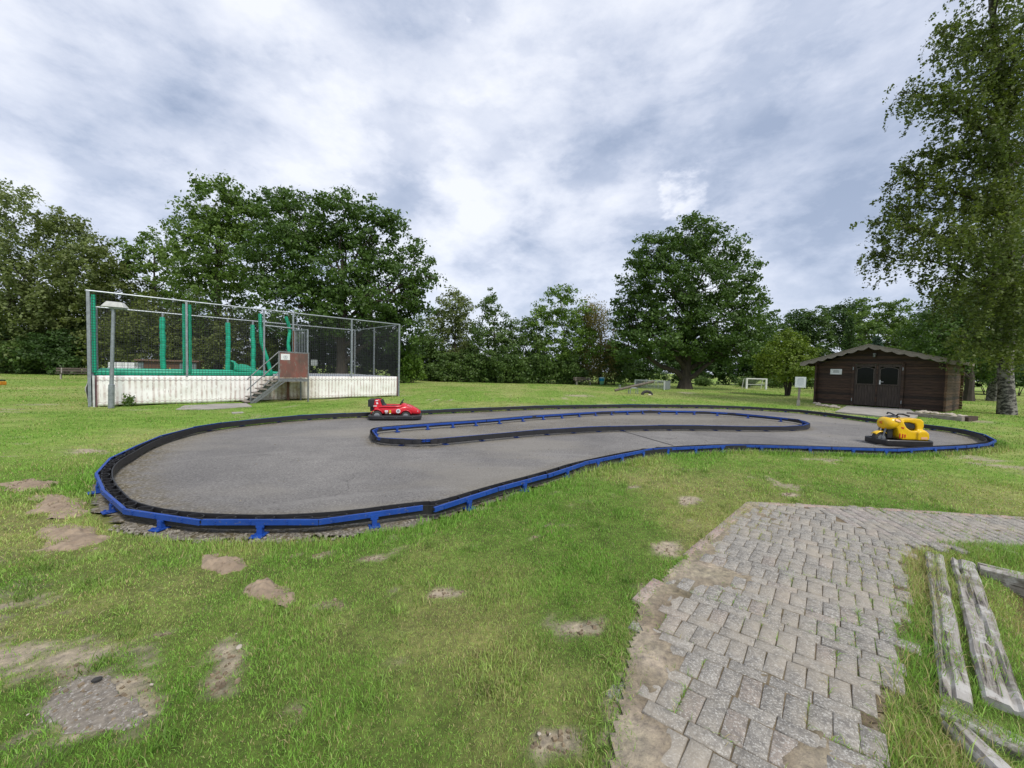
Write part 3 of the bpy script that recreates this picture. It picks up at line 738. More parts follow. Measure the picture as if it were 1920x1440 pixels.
# ---------------------------------------------------------------- barriers
def barrier(name, label, P, S, rub_off, feet_step, skip=()):
    """P: rail line, closed; S: +1 when left of travel is the rubber side"""
    B = Vector((P[0].x, P[0].y, 0)); root = thing(name, label, 'barrier', B)
    n = len(P); feet = []; rails = []
    for i in range(n):
        a, b = P[i], P[(i + 1) % n]
        if i in skip: continue
        L = (b - a).length; k = max(1, round(L / 2.1))
        for j in range(k):
            p, q = a.lerp(b, j / k), a.lerp(b, (j + 1) / k); d = (q - p).normalized()
            rails.append((p + d * .006, q - d * .006))
        nrm = Vector((-d.y, d.x, 0)) * S
        kk = max(1, round(L / feet_step))
        for j in range(kk): feet.append((a.lerp(b, (j + .5) / kk), d.copy(), nrm.copy()))
    for p, q in rails:
        d = (q - p).normalized(); nr = Vector((-d.y, d.x, 0)) * S
        mb = MB(); z = Vector((0, 0, 1)); off = Vector((rnd.uniform(-.008, .008), rnd.uniform(-.008, .008), rnd.uniform(-.004, .004))) - B
        p, q = p + off, q + off
        mb.bar(p - z * .024, q - z * .024, .006, .048)
        mb.bar(p - z * .004 + nr * .012, q - z * .004 + nr * .012, .020, .006)
        mb.bar(p - z * .045 + nr * .012, q - z * .045 + nr * .012, .020, .006)
        L = (q - p).length
        if (p + B).length < 9:
            t = .12
            while t < L - .05:                        # bolt heads on the outer face
                for dz in (.015, .034):
                    mb.tube([p + d * t - z * dz - nr * .002, p + d * t - z * dz - nr * .010], .008, 6)
                t += rnd.uniform(.28, .42)
        mb.build('rail', M['blue'], root)
    for p, d, nr in feet:
        R = Matrix((d, Vector((-d.y, d.x, 0)), Vector((0, 0, 1)))).transposed()
        mb = MB(); c = p - B; c.z = 0
        mb.box(c + Vector((0, 0, .05)), (.045, .04, .085), R); mb.box(c + Vector((0, 0, .105)) - nr * .006, (.07, .012, .045), R)
        f = mb.build('support_foot', M['blue'], root)
        mb = MB(); ln = rnd.uniform(.10, .135)
        mb.box(c - nr * (ln / 2 - .05) + Vector((0, 0, .020)), (.105, ln, .008), R)
        for sx in (-.04, .04): mb.box(c - nr * (ln - .08) + d * sx + Vector((0, 0, .029)), (.016, .016, .012), R)
        mb.build('base_plate', M['blue'], f)
    # rubber strip
    Q = offset(P, S * rub_off); st = []
    Qs = smooth_closed(Q, 2); tot = 0; dense = []
    for i in range(len(Qs)):
        a, b = Qs[i], Qs[(i + 1) % len(Qs)]; k = max(1, int((b - a).length / .12))
        for j in range(k): dense.append(a.lerp(b, j / k))
    m_ = len(dense); vs = []; fs = []
    for i, p in enumerate(dense):
        t = (dense[(i + 1) % m_] - dense[i - 1]).normalized(); nr = Vector((-t.y, t.x, 0)) * S
        wv = (fbm(np.array([i * .11]), np.array([2.]), 5, 3)[0] - .5) * (.09 if p.x < -2.6 and name == 'track_barrier' else .03)
        c = p + nr * wv - B; zt = ZR + .002 + (vnoise(np.array([i * .05]), np.array([7.]), 3)[0] - .5) * .016
        w0 = -(rub_off - .022) if i % 1 == 0 else 0
        for o_, z in ((w0, zt - .012), (w0, zt - .10), (.006, zt - .105), (.006, zt), (-.005, zt), (-.005, zt - .088), (w0 + .01, zt - .088), (w0 + .01, zt - .012)): v = c + nr * o_; vs.append((v.x, v.y, z))
    for i in range(m_):
        a, b = i * 8, ((i + 1) % m_) * 8
        for j in range(8): fs.append([a + j, a + (j + 1) % 8, b + (j + 1) % 8, b + j])
    mk('rubber_strip', vs, fs, M['rubber'], root, smooth=False)
    # loop springs between rail and strip
    cand_ = []
    for i in range(n):
        if i in skip: continue
        a, b = P[i], P[(i + 1) % n]; d = (b - a).normalized(); nr = Vector((-d.y, d.x, 0)) * S; L = (b - a).length
        k = max(1, round(L / .36))
        for j in range(k):
            c = a.lerp(b, (j + .5) / k)
            cand_.append((c.length, c, d, nr))
    cand_.sort(key=lambda q: q[0])
    for _l, c, d, nr in cand_[:80]:
        if _l > 8.5: continue
        if 1:
            c = c + nr * (rub_off * .52 + .012) - B; c.z = .098; mb = MB(); pts = []
            for q in range(16):
                th = 2 * math.pi * q / 16; pts.append(c + d * math.cos(th) * .085 + nr * math.sin(th) * (rub_off * .42))
            vs = []; fs = []
            for p_ in pts: vs += [(p_.x, p_.y, .07), (p_.x, p_.y, .145)]
            for q in range(16): q2 = (q + 1) % 16; fs.append([q * 2, q2 * 2, q2 * 2 + 1, q * 2 + 1])
            o = mk('spring_loop', vs, fs, M['rubber'], root); sm = o.modifiers.new('thick', 'SOLIDIFY'); sm.thickness = .008
    return root
barrier('track_barrier', 'long blue steel rail with black rubber strip round the outer edge of the asphalt track', OUT, SO, .115, .72, skip=(5,))
barrier('island_barrier', 'narrow closed loop of blue rail and black rubber around the middle island of the track', INN, -SI, .075, .74)

# ---------------------------------------------------------------- cage
FL = G(165, 764); FR = G(748, 743)
ex = (FR - FL).normalized(); eyv = Vector((-ex.y, ex.x, 0)); CL = (FR - FL).length; CD = 5.4; ZT = 3.71; ZD = 1.02
crz = math.atan2(ex.y, ex.x)
cage = thing('trampoline_cage', 'tall netted trampoline cage on a raised platform with printed white skirt and green padded posts', 'trampoline', FL, crz)
def plane_x(px, py, o, e, n, off=0.):       # where the pixel's ray meets the vertical plane at local y = off: (local x, z)
    d = ray(px, py); c = Vector((0, 0, H)); t = ((o + n * off) - c).dot(n) / d.dot(n); p = c + d * t
    return (p - o).dot(e), p.z
cx_ = lambda px, py=650, off=0.: plane_x(px, py, FL, ex, eyv, off)
Xp = [0.04, cx_(350)[0], cx_(495)[0], cx_(549.5)[0], cx_(659)[0], CL - .03]
for i, x in enumerate(Xp):
    mb = MB(); mb.box((x, 0, ZT / 2), (.075, .075, ZT)) if i in (0, 5) else mb.box((x, 0, (ZT + ZD) / 2 - .02), (.06, .06, ZT - ZD))
    mb.build('post', M['galv'], cage)
xb = [.04, cx_(305, 650, CD)[0], cx_(427, 650, CD)[0], cx_(474, 650, CD)[0], CL - .2, CL - .03]
for i, x in enumerate(xb):
    mb = MB(); mb.box((x, CD, ZT / 2), (.07, .07, ZT)); mb.build('post', M['galv'], cage)
for y, xs2 in ((CD * .34, (.04,)), (CD * .67, (.04,)), (CD * .52, (CL - .03,))):
    for x in xs2:
        mb = MB(); mb.box((x, y, ZT / 2), (.06, .06, ZT)); mb.build('post', M['galv'], cage)
for a, b in (((0, 0), (CL, 0)), ((0, CD), (CL, CD)), ((.0, 0), (.0, CD)), ((CL, 0), (CL, CD))):
    mb = MB(); mb.tube([(a[0], a[1], ZT), (b[0], b[1], ZT)], .028, 8); mb.build('top_rail', M['galv'], cage, smooth=True)
zg = cx_(520, 612)[1]
mb = MB(); mb.tube([(Xp[2], 0, zg), (Xp[3], 0, zg - .03)], .025, 8); mb.tube([(Xp[2] + .05, 0, zg), (Xp[2] + .45, .25, zg - .18)], .015, 6); mb.build('gate_header', M['galv'], cage)
# skirt panels, one per side
def skirt(name, a, b, z0, z1, mat, wob, label=None):
    a, b = Vector((*a, 0)), Vector((*b, 0)); d = b - a; L = d.length; d.normalize(); n_ = Vector((d.y, -d.x, 0))
    k = int(L / .08); zs = 10; vs = []; fs = []
    for i in range(k + 1):
        for j in range(zs + 1):
            t = j / zs; w_ = (vnoise(np.array([i * .22]), np.array([j * .35]), 12)[0] - .5) * wob * math.sin(math.pi * min(1, t * 1.1))
            zz = z0 + (z1 - z0) * t + (.03 * (vnoise(np.array([i * .3]), np.array([1.]), 8)[0]) if j == 0 else 0)
            p = a + d * (L * i / k) + n_ * w_; vs.append((p.x, p.y, zz))
    for i in range(k):
        for j in range(zs): q = i * (zs + 1) + j; fs.append([q, q + zs + 1, q + zs + 2, q + 1])
    o = mk(name, vs, fs, mat, cage, smooth=True); s_ = o.modifiers.new('s', 'SOLIDIFY'); s_.thickness = .006
    if label: o['label'] = label
    return o
skirt('skirt_panel', (.2, -.012), (CL - .12, -.012), .02, ZD, M['banner'], .05)
skirt('skirt_panel', (CL - .03, .05), (CL - .03, CD - .05), .02, ZD, M['banner'], .04)
skirt('skirt_panel', (CL - .1, CD), (.1, CD), .02, ZD, M['banner'], .04)
greysheet = pm('grey_tarp', (.42, .41, .38), (.30, .29, .27), .6, 3, bmp=.3)
skirt('side_tarp', (.0, CD - .1), (.0, .06), .06, ZD - .02, greysheet, .2, 'plain grey sheet on the short side')
mb = MB(); mb.box((.13, -.03, ZD / 2), (.05, .02, ZD)); mb.build('edge_batten', M['whitemetal'], cage)
mb = MB(); mb.box((.185, -.03, ZD / 2), (.03, .02, ZD)); mb.box((CL - .11, -.03, ZD / 2), (.03, .02, ZD)); mb.build('edge_batten', pm('maroon_batten', (.16, .08, .09), None, .7), cage)
mb = MB(); mb.box((CL / 2, CD / 2, ZD - .05), (CL - .1, CD - .12, .09)); mb.build('deck', M['deck'], cage)
xm = Xp[2] + .35
mb = MB(); mb.box((xm / 2 + .1, CD / 2, ZD + .06), (xm - .9, CD - 1.2, .02)); mb.build('jump_mat', M['blackp'], cage)
for (x0, x1, y0, y1) in ((.12, xm, .06, .62), (.12, xm, CD - .62, CD - .08), (.12, .55, .62, CD - .62), (xm - .4, xm, .62, CD - .62)):
    mb = MB(); n_ = max(2, int((x1 - x0) / .5)); c_ = []
    mb.box(((x0 + x1) / 2, (y0 + y1) / 2, ZD + .075), (x1 - x0, y1 - y0, .17)); mb.build('edge_pad', M['green'], cage, bev=.05, smooth=True)
# slumped loose pad near the stairs
xa, xz = cx_(434, 690, .5)[0], cx_(520, 690, .5)[0]; vs = []; fs = []
for i in range(25):
    t = i / 24; hgt = .30 * math.exp(-((t - .02) / .07) ** 2) + .24 * math.exp(-((t - .22) / .22) ** 2) + .10 * (1 - t) + .10
    for j in range(9):
        s_ = j / 8; vs.append((xa + (xz - xa) * t + .05 * math.sin(j), .12 + .75 * s_, ZD + .1 + hgt * math.sin(math.pi * (.08 + .84 * s_)) * (.8 + .2 * vnoise(np.array([i * .4]), np.array([j * .6]), 3)[0])))
for i in range(24):
    for j in range(8): q = i * 9 + j; fs.append([q, q + 9, q + 10, q + 1])
o = mk('slumped_pad', vs, fs, M['green'], cage, smooth=True); s_ = o.modifiers.new('s', 'SOLIDIFY'); s_.thickness = .04; o['label'] = 'loose green pad sagging over the edge'
# padded sleeves
def sleeve(pts, r, name='post_pad'):
    mb = MB(); P_ = [Vector(p) for p in pts]; path = []; rr = []
    for i in range(len(P_) - 1):
        for j in range(10):
            t = j / 10; path.append(P_[i].lerp(P_[i + 1], t)); rr.append(r * (1 - .10 * (j in (0, 9))) * rnd.uniform(.94, 1.04))
    path.append(P_[-1]); rr.append(r * .92)
    mb.tube(path, rr, 10); return mb.build(name, M['green'], cage, smooth=True)
for k in (1, 2, 3):
    zz = [ZD + .15 + (ZT - ZD - .35) * i / 4 for i in range(5)]
    sleeve([(xb[k] + rnd.uniform(-.02, .02), CD - .05, z) for z in zz], .108)
zz = [ZD + .1 + (ZT - ZD - .2) * i / 4 for i in range(5)]
sleeve([(.15, .06, z) for z in zz], .055)
sleeve([(Xp[1] - .06, .07, z) for z in zz], .055); sleeve([(Xp[1] + .10, .07, z) for z in zz], .05)
sleeve([(Xp[2] + .28, .1, ZD + .08), (Xp[2] + .13, .07, 1.7), (Xp[2] - .08, .07, 2.4), (Xp[2] - .11, .07, 3.1), (Xp[2] - .12, .07, 3.55)], .075)
sleeve([(Xp[3] - .1, .1, 1.9), (Xp[3] - .16, .1, 2.4), (Xp[3] - .1, .1, 2.9), (Xp[3] - .13, .1, 3.15), (Xp[3] - .26, .1, 3.55)], .07)
# nets, real cords
def net(a, b, z0, z1, cell=.085, r=.0034):
    a, b = Vector((*a, 0)), Vector((*b, 0)); d = b - a; L = d.length; d.normalize(); mb = MB()
    n_ = int(L / cell)
    for i in range(n_ + 1): p = a + d * (L * i / n_); mb.bar((p.x, p.y, z0), (p.x, p.y, z1), 2 * r)
    k = int((z1 - z0) / cell)
    for i in range(k + 1):
        z = z0 + (z1 - z0) * i / k; mb.bar((a.x, a.y, z), (b.x, b.y, z), 2 * r)
    return mb.build('net', M['net'], cage)
net((.05, 0), (Xp[2], 0), ZD, ZT); net((Xp[3], 0), (CL, 0), ZD, ZT); net((Xp[2], .0), (Xp[3], .0), zg, ZT)
net((0, CD), (CL, CD), ZD, ZT); net((0, 0), (0, CD), ZD, ZT); net((CL, 0), (CL, CD), ZD, ZT)
# open gate leaf
gm_ = MB(); h0 = Vector((Xp[3] + .05, -.05, 0)); gd = Vector((.30, -.95, 0)).normalized(); gl = .85; z0, z1 = 1.55, 2.98
e_ = h0 + gd * gl
for p in (h0, e_): gm_.bar((p.x, p.y, z0), (p.x, p.y, z1), .045)
for z in (z0, z1): gm_.bar((h0.x, h0.y, z), (e_.x, e_.y, z), .045)
for i in range(1, 8): p = h0 + gd * (gl * i / 8); gm_.bar((p.x, p.y, z0), (p.x, p.y, z1), .016)
gm_.build('gate', M['galv'], cage)
mb = MB(); mb.bar(h0 + Vector((-.03, .02, ZD)), h0 + Vector((-.03, .02, 2.95)), .07); mb.build('hinge_post', M['rust'], cage)
xs_, zs_ = cx_(588.5, 680, CD); mb = MB(); mb.box((xs_, CD - .05, zs_), (.34, .01, .33)); mb.build('notice', pm('bleached_notice', (.30, .32, .30), (.2, .22, .2), .6), cage)

# ---------------------------------------------------------------- metal stairs with landing
st = thing('metal_stairs', 'steel stairs with a landing behind a stained reddish board leading up to the trampoline', 'stairs', FL, crz)
yo, yi = -1.0, -.12
xl, _ = cx_(523, 690, yo); xr, _ = cx_(578, 690, yo); x0s, _ = cx_(469, 757, yo)
zl = .93
mb = MB(); mb.box(((xl + xr) / 2, (yo + yi) / 2, zl - .02), (xr - xl, yi - yo, .04)); mb.build('landing', M['galv2'], st)
mb = MB(); mb.box(((xl + xr) / 2, yo - .012, 1.49), (xr - xl - .05, .018, .98)); mb.build('side_board', M['plywood'], st)
for x, z0, z1 in ((xl, zl - .06, 2.03), (xr, 0, 2.0)):
    mb = MB(); mb.box((x, yo, (z0 + z1) / 2), (.05, .05, z1 - z0)); mb.build('leg', M['galv2'], st)
mb = MB(); mb.box((xr - .02, yi, zl / 2), (.05, .05, zl)); mb.build('leg', M['galv2'], st)
mb = MB(); mb.box((xl + .55, yi - .04, zl / 2), (.09, .05, zl)); mb.build('leg', M['rust'], st)
mb = MB(); mb.bar((xl - .02, yo, 2.02), (xr + .03, yo, 2.0), .045); mb.bar((xl, yo, zl - .07), (xr, yo, zl - .07), .04, .05); mb.bar(((xl + xr) / 2 + .05, yo, zl - .07), ((xl + xr) / 2 + .05, yo, 1.0), .03); mb.build('frame', M['galv2'], st)
for y in (yo, yi):
    mb = MB(); mb.bar((x0s + .02, y, .03), (xl + .06, y, zl - .04), .035, .06); mb.bar((x0s + .14, y, .02), (xl + .2, y, zl - .09), .03, .04)
    mb.bar((x0s + .08, y, .02), (xl + .13, y, zl - .07), .02, .02)
    mb.build('stringer', M['galv2'], st)
for i in range(6):
    t = (i + .25) / 6; x = x0s + (xl - x0s) * t - .08; z = .04 + zl * t
    mb = MB(); mb.box((x, (yo + yi) / 2, z), (.24, yi - yo - .04, .04)); mb.build('tread', M['greywood'], st, bev=.004)
mb = MB(); mb.tube([(x0s + .02, yo, 0), (x0s + .02, yo, 1.02)], .022, 8); mb.build('rail_post', M['galv2'], st)
for dz, s0 in ((0, 0), (-.40, 0), (-.80, .5)):
    a = Vector((x0s - .1, yo, .98 + dz - .06)); b = Vector((xl, yo, 2.02 + dz)); a = a.lerp(b, s0)
    mb = MB(); mb.tube([a, b], .02, 8); mb.build('handrail', M['galv2'], st, smooth=True)
nm = M4((1, 0, 0), (0, 0, 1), (xl + .22, yo - .024, 1.82))
nb = quad_decal('notice', M['white'], st, nm, .32, .24, .006)
b = MB(); pts = [(math.cos(q * .4488) * .075, math.sin(q * .4488) * .055, .005) for q in range(14)]; b.tube(pts, .004, 5, closed=True); b.box((0, 0, .005), (.07, .03, .003)); b.box((0, -.085, .005), (.13, .012, .003))
mk('print', [nm @ Vector(v) for v in b.v], b.f, M['ink'], nb)

# ---------------------------------------------------------------- slabs by the cage
def slab(label, px, h, group=None):
    P_ = [G(*p) for p in px]; c = sum(P_, Vector()) / len(P_); r = thing('concrete_slab', label, 'slab', c)
    P_ = [p - c for p in P_]
    if area(P_) < 0: P_ = P_[::-1]
    b = MB(); b.flat([(p.x, p.y) for p in P_], -.03, h); o = b.build('slab', M['concrete'], r, bev=.006); return r
slab('flat concrete slab in the grass before the printed trampoline skirt', [(330, 769), (400, 768.5), (472, 763), (462, 757.5), (400, 759), (345, 762)], .035)
slab('small pale concrete piece in the grass between the stairs and the track', [(436, 777), (458, 775.5), (455, 773.5), (434, 774.5)], .03)

# ---------------------------------------------------------------- lamp post
b0 = G(208.5, 766); lp = thing('street_lamp', 'grey lamp post with a flat pale hood in front of the netted cage', 'street lamp', b0, .25)
ln = Vector((.035, 0, 0))
mb = MB(); mb.tube([(0, 0, -.05), (.02, 0, .75)], .075, 14); mb.tube([(.02, 0, .75), (.02, 0, .77)], [.08, .05], 14); mb.build('base_tube', M['galv'], lp, smooth=True)
mb = MB(); mb.tube([(.02, 0, .75), (.10, 0, 3.2)], [.052, .042], 14); mb.build('pole', M['galv'], lp, smooth=True)
mb = MB(); mb.v = []; 
lo = [(-.16, -.14, 3.19), (.44, -.14, 3.17), (.44, .14, 3.17), (-.16, .14, 3.19)]; hi = [(-.04, -.08, 3.36), (.34, -.08, 3.34), (.34, .08, 3.34), (-.04, .08, 3.36)]
mb.add(lo + hi, [[3, 2, 1, 0], [4, 5, 6, 7], [0, 1, 5, 4], [1, 2, 6, 5], [2, 3, 7, 6], [3, 0, 4, 7]]); mb.build('lamp_hood', pm('lamp_hood_grey', (.55, .55, .53), (.43, .43, .42), .5, 8), lp, bev=.015)
mb = MB(); mb.box((.22, 0, 3.155), (.38, .2, .045), taper=1.); mb.build('diffuser', M['deck'], lp, bev=.015)

# ---------------------------------------------------------------- log cabin
HR = G(1775, 773)
fd = Vector((.5635, -.826, 0)).normalized(); sdv = Vector((-fd.y, fd.x, 0)); HW = 5.2
HL = HR - fd * HW; HD = 3.5; WH = 2.2; hrz = math.atan2(fd.y, fd.x)
hut = thing('log_cabin', 'dark brown log cabin with scalloped grey gable boards and glazed double doors', 'cabin', HL, hrz)
hx = lambda px, py=720: plane_x(px, py, HL, fd, sdv)
ridge_x, _ = hx(1636, 645); ridge_x = max(2.2, min(3., ridge_x)); RZ_ = 3.28; EZ = 2.50; OV = .62
def roof_z(x): return RZ_ - abs(x - ridge_x) * ((RZ_ - EZ) / (ridge_x if x < ridge_x else HW - ridge_x))
dl, dr_ = hx(1598)[0], hx(1694)[0]
LH = .135
def logs(name, mk_piece, z0, z1, mat):
    mb = MB(); z = z0
    while z < z1 - .02: mk_piece(mb, z + LH / 2, min(LH, z1 - z)); z += LH
    return mb.build(name, mat, hut, bev=.02)
logs('front_wall', lambda mb, z, h: mb.box((dl / 2 + .03, .05, z), (dl - .08, .1, h)), .02, 2.3, M['log'])
logs('front_wall', lambda mb, z, h: mb.box(((dr_ + HW) / 2 - .03, .05, z), (HW - dr_ - .08, .1, h)), .02, 2.3, M['log'])
mb = MB()
zz = 2.3
gp = [(0.02, zz), (HW - .02, zz), (HW - .02, roof_z(HW) - .02 if roof_z(HW) > zz else zz + .001), (ridge_x, RZ_ - .04), (.02, roof_z(0) + .08)]
mb.prism([(0.1, zz), (HW - .1, zz), (ridge_x, RZ_ - .05)], .03, .09); mb.build('gable', M['log'], hut)
logs('side_wall', lambda mb, z, h: mb.box((HW - .045 + .004 * math.sin(z * 40), HD / 2 - .1, z), (.09, HD + .42, h)), .02, 2.46, M['logside'])
logs('side_wall', lambda mb, z, h: mb.box((.045, HD / 2 - .1, z), (.09, HD + .42, h)), .02, 2.46, M['log'])
logs('back_wall', lambda mb, z, h: mb.box((HW / 2, HD - .05, z), (HW - .2, .1, h)), .02, 2.3, M['log'])
mb = MB()
for k in range(18): mb.box((HW + .02 + (.012 if k % 2 else 0), HD - .12, .09 + k * .135), (.16, .1, .12))
mb.build('corner_logs', M['logside'], hut, bev=.01)
# roof: two slabs, fascia on the eaves
rf = None
for s_ in (-1, 1):
    xe = -OV if s_ < 0 else HW + .36
    za, ze = RZ_, roof_z(xe)
    pl = [(ridge_x, za), (xe, ze), (xe, ze + .05), (ridge_x, za + .05)]
    mb = MB(); mb.prism(pl if s_ < 0 else pl[::-1], -.62, HD + .45); o = mb.build('roof', M['felt'], hut)
    mb = MB(); mb.prism([(xe - .012, ze - .10), (xe + .012, ze - .10), (xe + .012, ze + .045), (xe - .012, ze + .045)], -.6, HD + .43); mb.build('fascia', M['greywood'], o)
    # scalloped barge board, thin prism along the slope
    mb = MB(); up = []; dn = []; nseg = 7; L = abs(xe - ridge_x); kk = nseg * 10
    for i in range(kk + 1):
        t = i / kk; x = ridge_x + (xe - ridge_x) * t; z = RZ_ + .05 + (ze - RZ_) * t
        ph = (t * nseg) % 1.; dip = .185 + .062 * math.sin(math.pi * ph) ** 2 * (1 if True else 0) - .03 * (ph < .06)
        up.append((x, z + .012)); dn.append((x, z - dip))
    vs = []; fs = []
    for (xu, zu), (xd, zd) in zip(up, dn):
        vs += [(xu, -.66, zu), (xd, -.66, zd), (xu, -.625, zu), (xd, -.625, zd)]
    for i in range(kk):
        a, b = i * 4, i * 4 + 4; fs += [[a, a + 1, b + 1, b], [a + 2, b + 2, b + 3, a + 3], [a, b, b + 2, a + 2], [a + 1, a + 3, b + 3, b + 1]]
    fs += [[0, 2, 3, 1], [kk * 4, kk * 4 + 1, kk * 4 + 3, kk * 4 + 2]]
    mk('barge_board', vs, fs, M['greywood'], o)
    mb = MB(); mb.bar((ridge_x, -.675, RZ_ + .045), (xe, -.675, ze + .045), .02, .035); mb.build('verge_strip', M['greywood'], o)
# doors
dm = (dl + dr_) / 2; DT = 2.28
for k, (a, b) in enumerate(((dl + .08, dm - .012), (dm + .012, dr_ - .08))):
    w_ = b - a; cxd = (a + b) / 2
    wz0, wz1 = 1.22, 2.13; wa, wb = a + .1, b - .1
    d_ = None; mb = MB(); nb_ = 8
    for i in range(nb_): mb.box((a + w_ * (i + .5) / nb_, -.01, .62), (w_ / nb_ - .006, .05, 1.1))
    d_ = mb.build('door', M['doorwood'], hut, bev=.004)
    mb = MB()
    for x in (a + .05, b - .05): mb.box((x, -.015, (1.17 + DT) / 2), (.1, .06, DT - 1.17))
    mb.box((cxd, -.015, wz1 + .09), (w_ - .2, .058, .15)); mb.box((cxd, -.03, 1.195), (w_, .08, .06)); mb.build('door_frame', M['doorwood'], d_, bev=.004)
    # arched window casing
    mb = MB(); pts = [(wa + .01, wz0), (wb - .01, wz0), (wb - .01, wz1 - .1)]
    for i in range(1, 8): t = i / 8; pts.append((wb - .01 + (wa - wb + .02) * t, wz1 - .1 + .1 * math.sin(math.pi * t)))
    pts.append((wa + .01, wz1 - .1))
    P3 = [Vector((x, -.05, z)) for x, z in pts]
    for i in range(len(P3)): mb.bar(P3[i], P3[(i + 1) % len(P3)], .035, .035, up=Vector((0, 1, 0)))
    wf = mb.build('window_frame', pm('window_casing', (.10, .08, .068), (.06, .048, .04), .7, 8), d_)
    mb = MB(); mb.prism([(x, z) for x, z in pts], -.028, -.02); mb.build('window_pane', M['glassdark'], wf)
mb = MB()
for x in (dl + .03, dr_ - .03): mb.box((x, -.02, 1.17), (.11, .14, 2.34))
mb.box(((dl + dr_) / 2, -.02, 2.35), (dr_ - dl - .06, .13, .1)); mb.box((dm, -.05, 1.2), (.07, .04, 2.2)); mb.build('door_casing', M['log'], hut, bev=.006)
xh, zh = hx(1648, 716); mb = MB(); mb.box((dm + .13, -.062, 1.33), (.055, .012, .24)); mb.bar((dm + .13, -.09, 1.36), (dm + .27, -.09, 1.36), .02); mb.build('door_handle', M['white'], hut, bev=.004)
for x in (dl + .03, dr_ - .03):
    for z in (2.05, .35): mb = MB(); mb.box((x, -.1, z), (.03, .02, .16)); mb.build('hinge', M['galv'], hut)
xn, zn = hx(1568, 697); nm = M4((1, 0, 0), (0, 0, 1), (xn, -.03, zn)); nb = quad_decal('notice', M['white'], hut, nm, .52, .30, .012)
lines('text', M['ink'], nb, nm @ Matrix.Translation((0, .02, .008)), .36, .16, 4, 3)
xn, zn = hx(1647, 665); mb = MB(); mb.box((ridge_x + .12, -.05, 2.82), (.12, .12, .1)); mb.cyl((ridge_x + .12, -.09, 2.74), .06, .14, 12); mb.build('wall_light', M['galv2'], hut)

# ---------------------------------------------------------------- slab, planter edge and stones at the cabin
slab('long pale concrete slab before the cabin doors', [(1566, 774.5), (1642, 782), (1712, 788), (1722, 781), (1706, 770), (1588, 763)], .07)
pb = [G(1702, 779), G(1806, 790), G(1826, 787.5)]
b1 = thing('timber_beam', 'dark timber edging beam lying below the right half of the cabin front', 'beam', pb[0])
d_ = pb[1] - pb[0]; mb = MB(); mb.bar((0, 0, .07), tuple(d_ + Vector((0, 0, .07))), .15, .16); mb.build('beam', M['greywood'], b1, bev=.01)
b1 = thing('timber_beam', 'short black-ended beam at the right cabin corner', 'beam', pb[1])
d_ = (pb[2] - pb[1]) * 1.; mb = MB(); mb.bar(tuple(d_.normalized() * .1 + Vector((0, 0, .075))), tuple(d_ + Vector((0, 0, .075))), .22, .17); mb.build('beam', M['log'], b1, bev=.01)
def stone_mesh(seed):
    r = random.Random(seed); me = bpy.data.meshes.new('cobble'); import bmesh
    bm = bmesh.new(); bmesh.ops.create_icosphere(bm, subdivisions=2, radius=1.)
    for v in bm.verts:
        v.co *= 1 + .22 * (vnoise(np.array([v.co.x * 1.7 + seed]), np.array([v.co.y * 1.7 + v.co.z * 1.3]), seed)[0] - .5) * 2
        v.co.x *= 1.25; v.co.z *= .62
    bm.to_mesh(me); bm.free(); me.polygons.foreach_set('use_smooth', [True] * len(me.polygons)); me.materials.append(M['stone']); return me
SM = [stone_mesh(i) for i in range(4)]
def stone(name, loc, s, label, cat, group=None, mesh=None):
    o = bpy.data.objects.new(name, mesh or rnd.choice(SM)); COL.objects.link(o); o.location = loc; o.scale = (s, s * rnd.uniform(.7, 1), s * rnd.uniform(.8, 1.2)); o.rotation_euler = (0, 0, rnd.uniform(0, 6.28)); return tag(o, label, cat, group)
for k in range(16):
    t = k / 15; p = G(1529 + 44 * t, 759 + 6 * t + rnd.uniform(-1.5, 1.5)); stone('cobble', p + Vector((0, 0, .04)), rnd.uniform(.07, .12), 'pale cobble lying at the foot of the cabin wall beside the notice post', 'stone', 'cobbles under the left cabin wall')
for k in range(18):
    t = k / 17; p = G(1722 + 88 * t, 775.5 + 8.5 * t + rnd.uniform(-1.6, 1.)); stone('cobble', p + Vector((0, 0, .07)), rnd.uniform(.06, .11), 'pale cobble between the timber edging and the cabin wall', 'stone', 'cobbles behind the timber edging')

# ---------------------------------------------------------------- notice post
sp_ = G(1496.5, 760.5); sg = thing('notice_post', 'white notice board on a leaning timber post beside the cabin', 'sign', sp_, -.62)
mb = MB(); mb.box((0, 0, .13), (.15, .15, .3)); mb.build('base_sleeve', M['concrete'], sg, bev=.01)
mb = MB(); mb.bar((0, 0, .2), (.035, 0, 1.45), .10, .09, up=Vector((0, 1, 0))); mb.build('post', M['greywood'], sg)
nm = M4((1, 0, 0), (-.02, 0, 1), (.045, -.07, 1.24)); bd_ = quad_decal('board', M['white'], sg, nm, .46, .56, .03)
lines('text', pm('faint_print', (.50, .53, .58), None, .6, bmp=0), bd_, nm @ Matrix.Translation((0, .02, .018)), .30, .40, 7, 5)

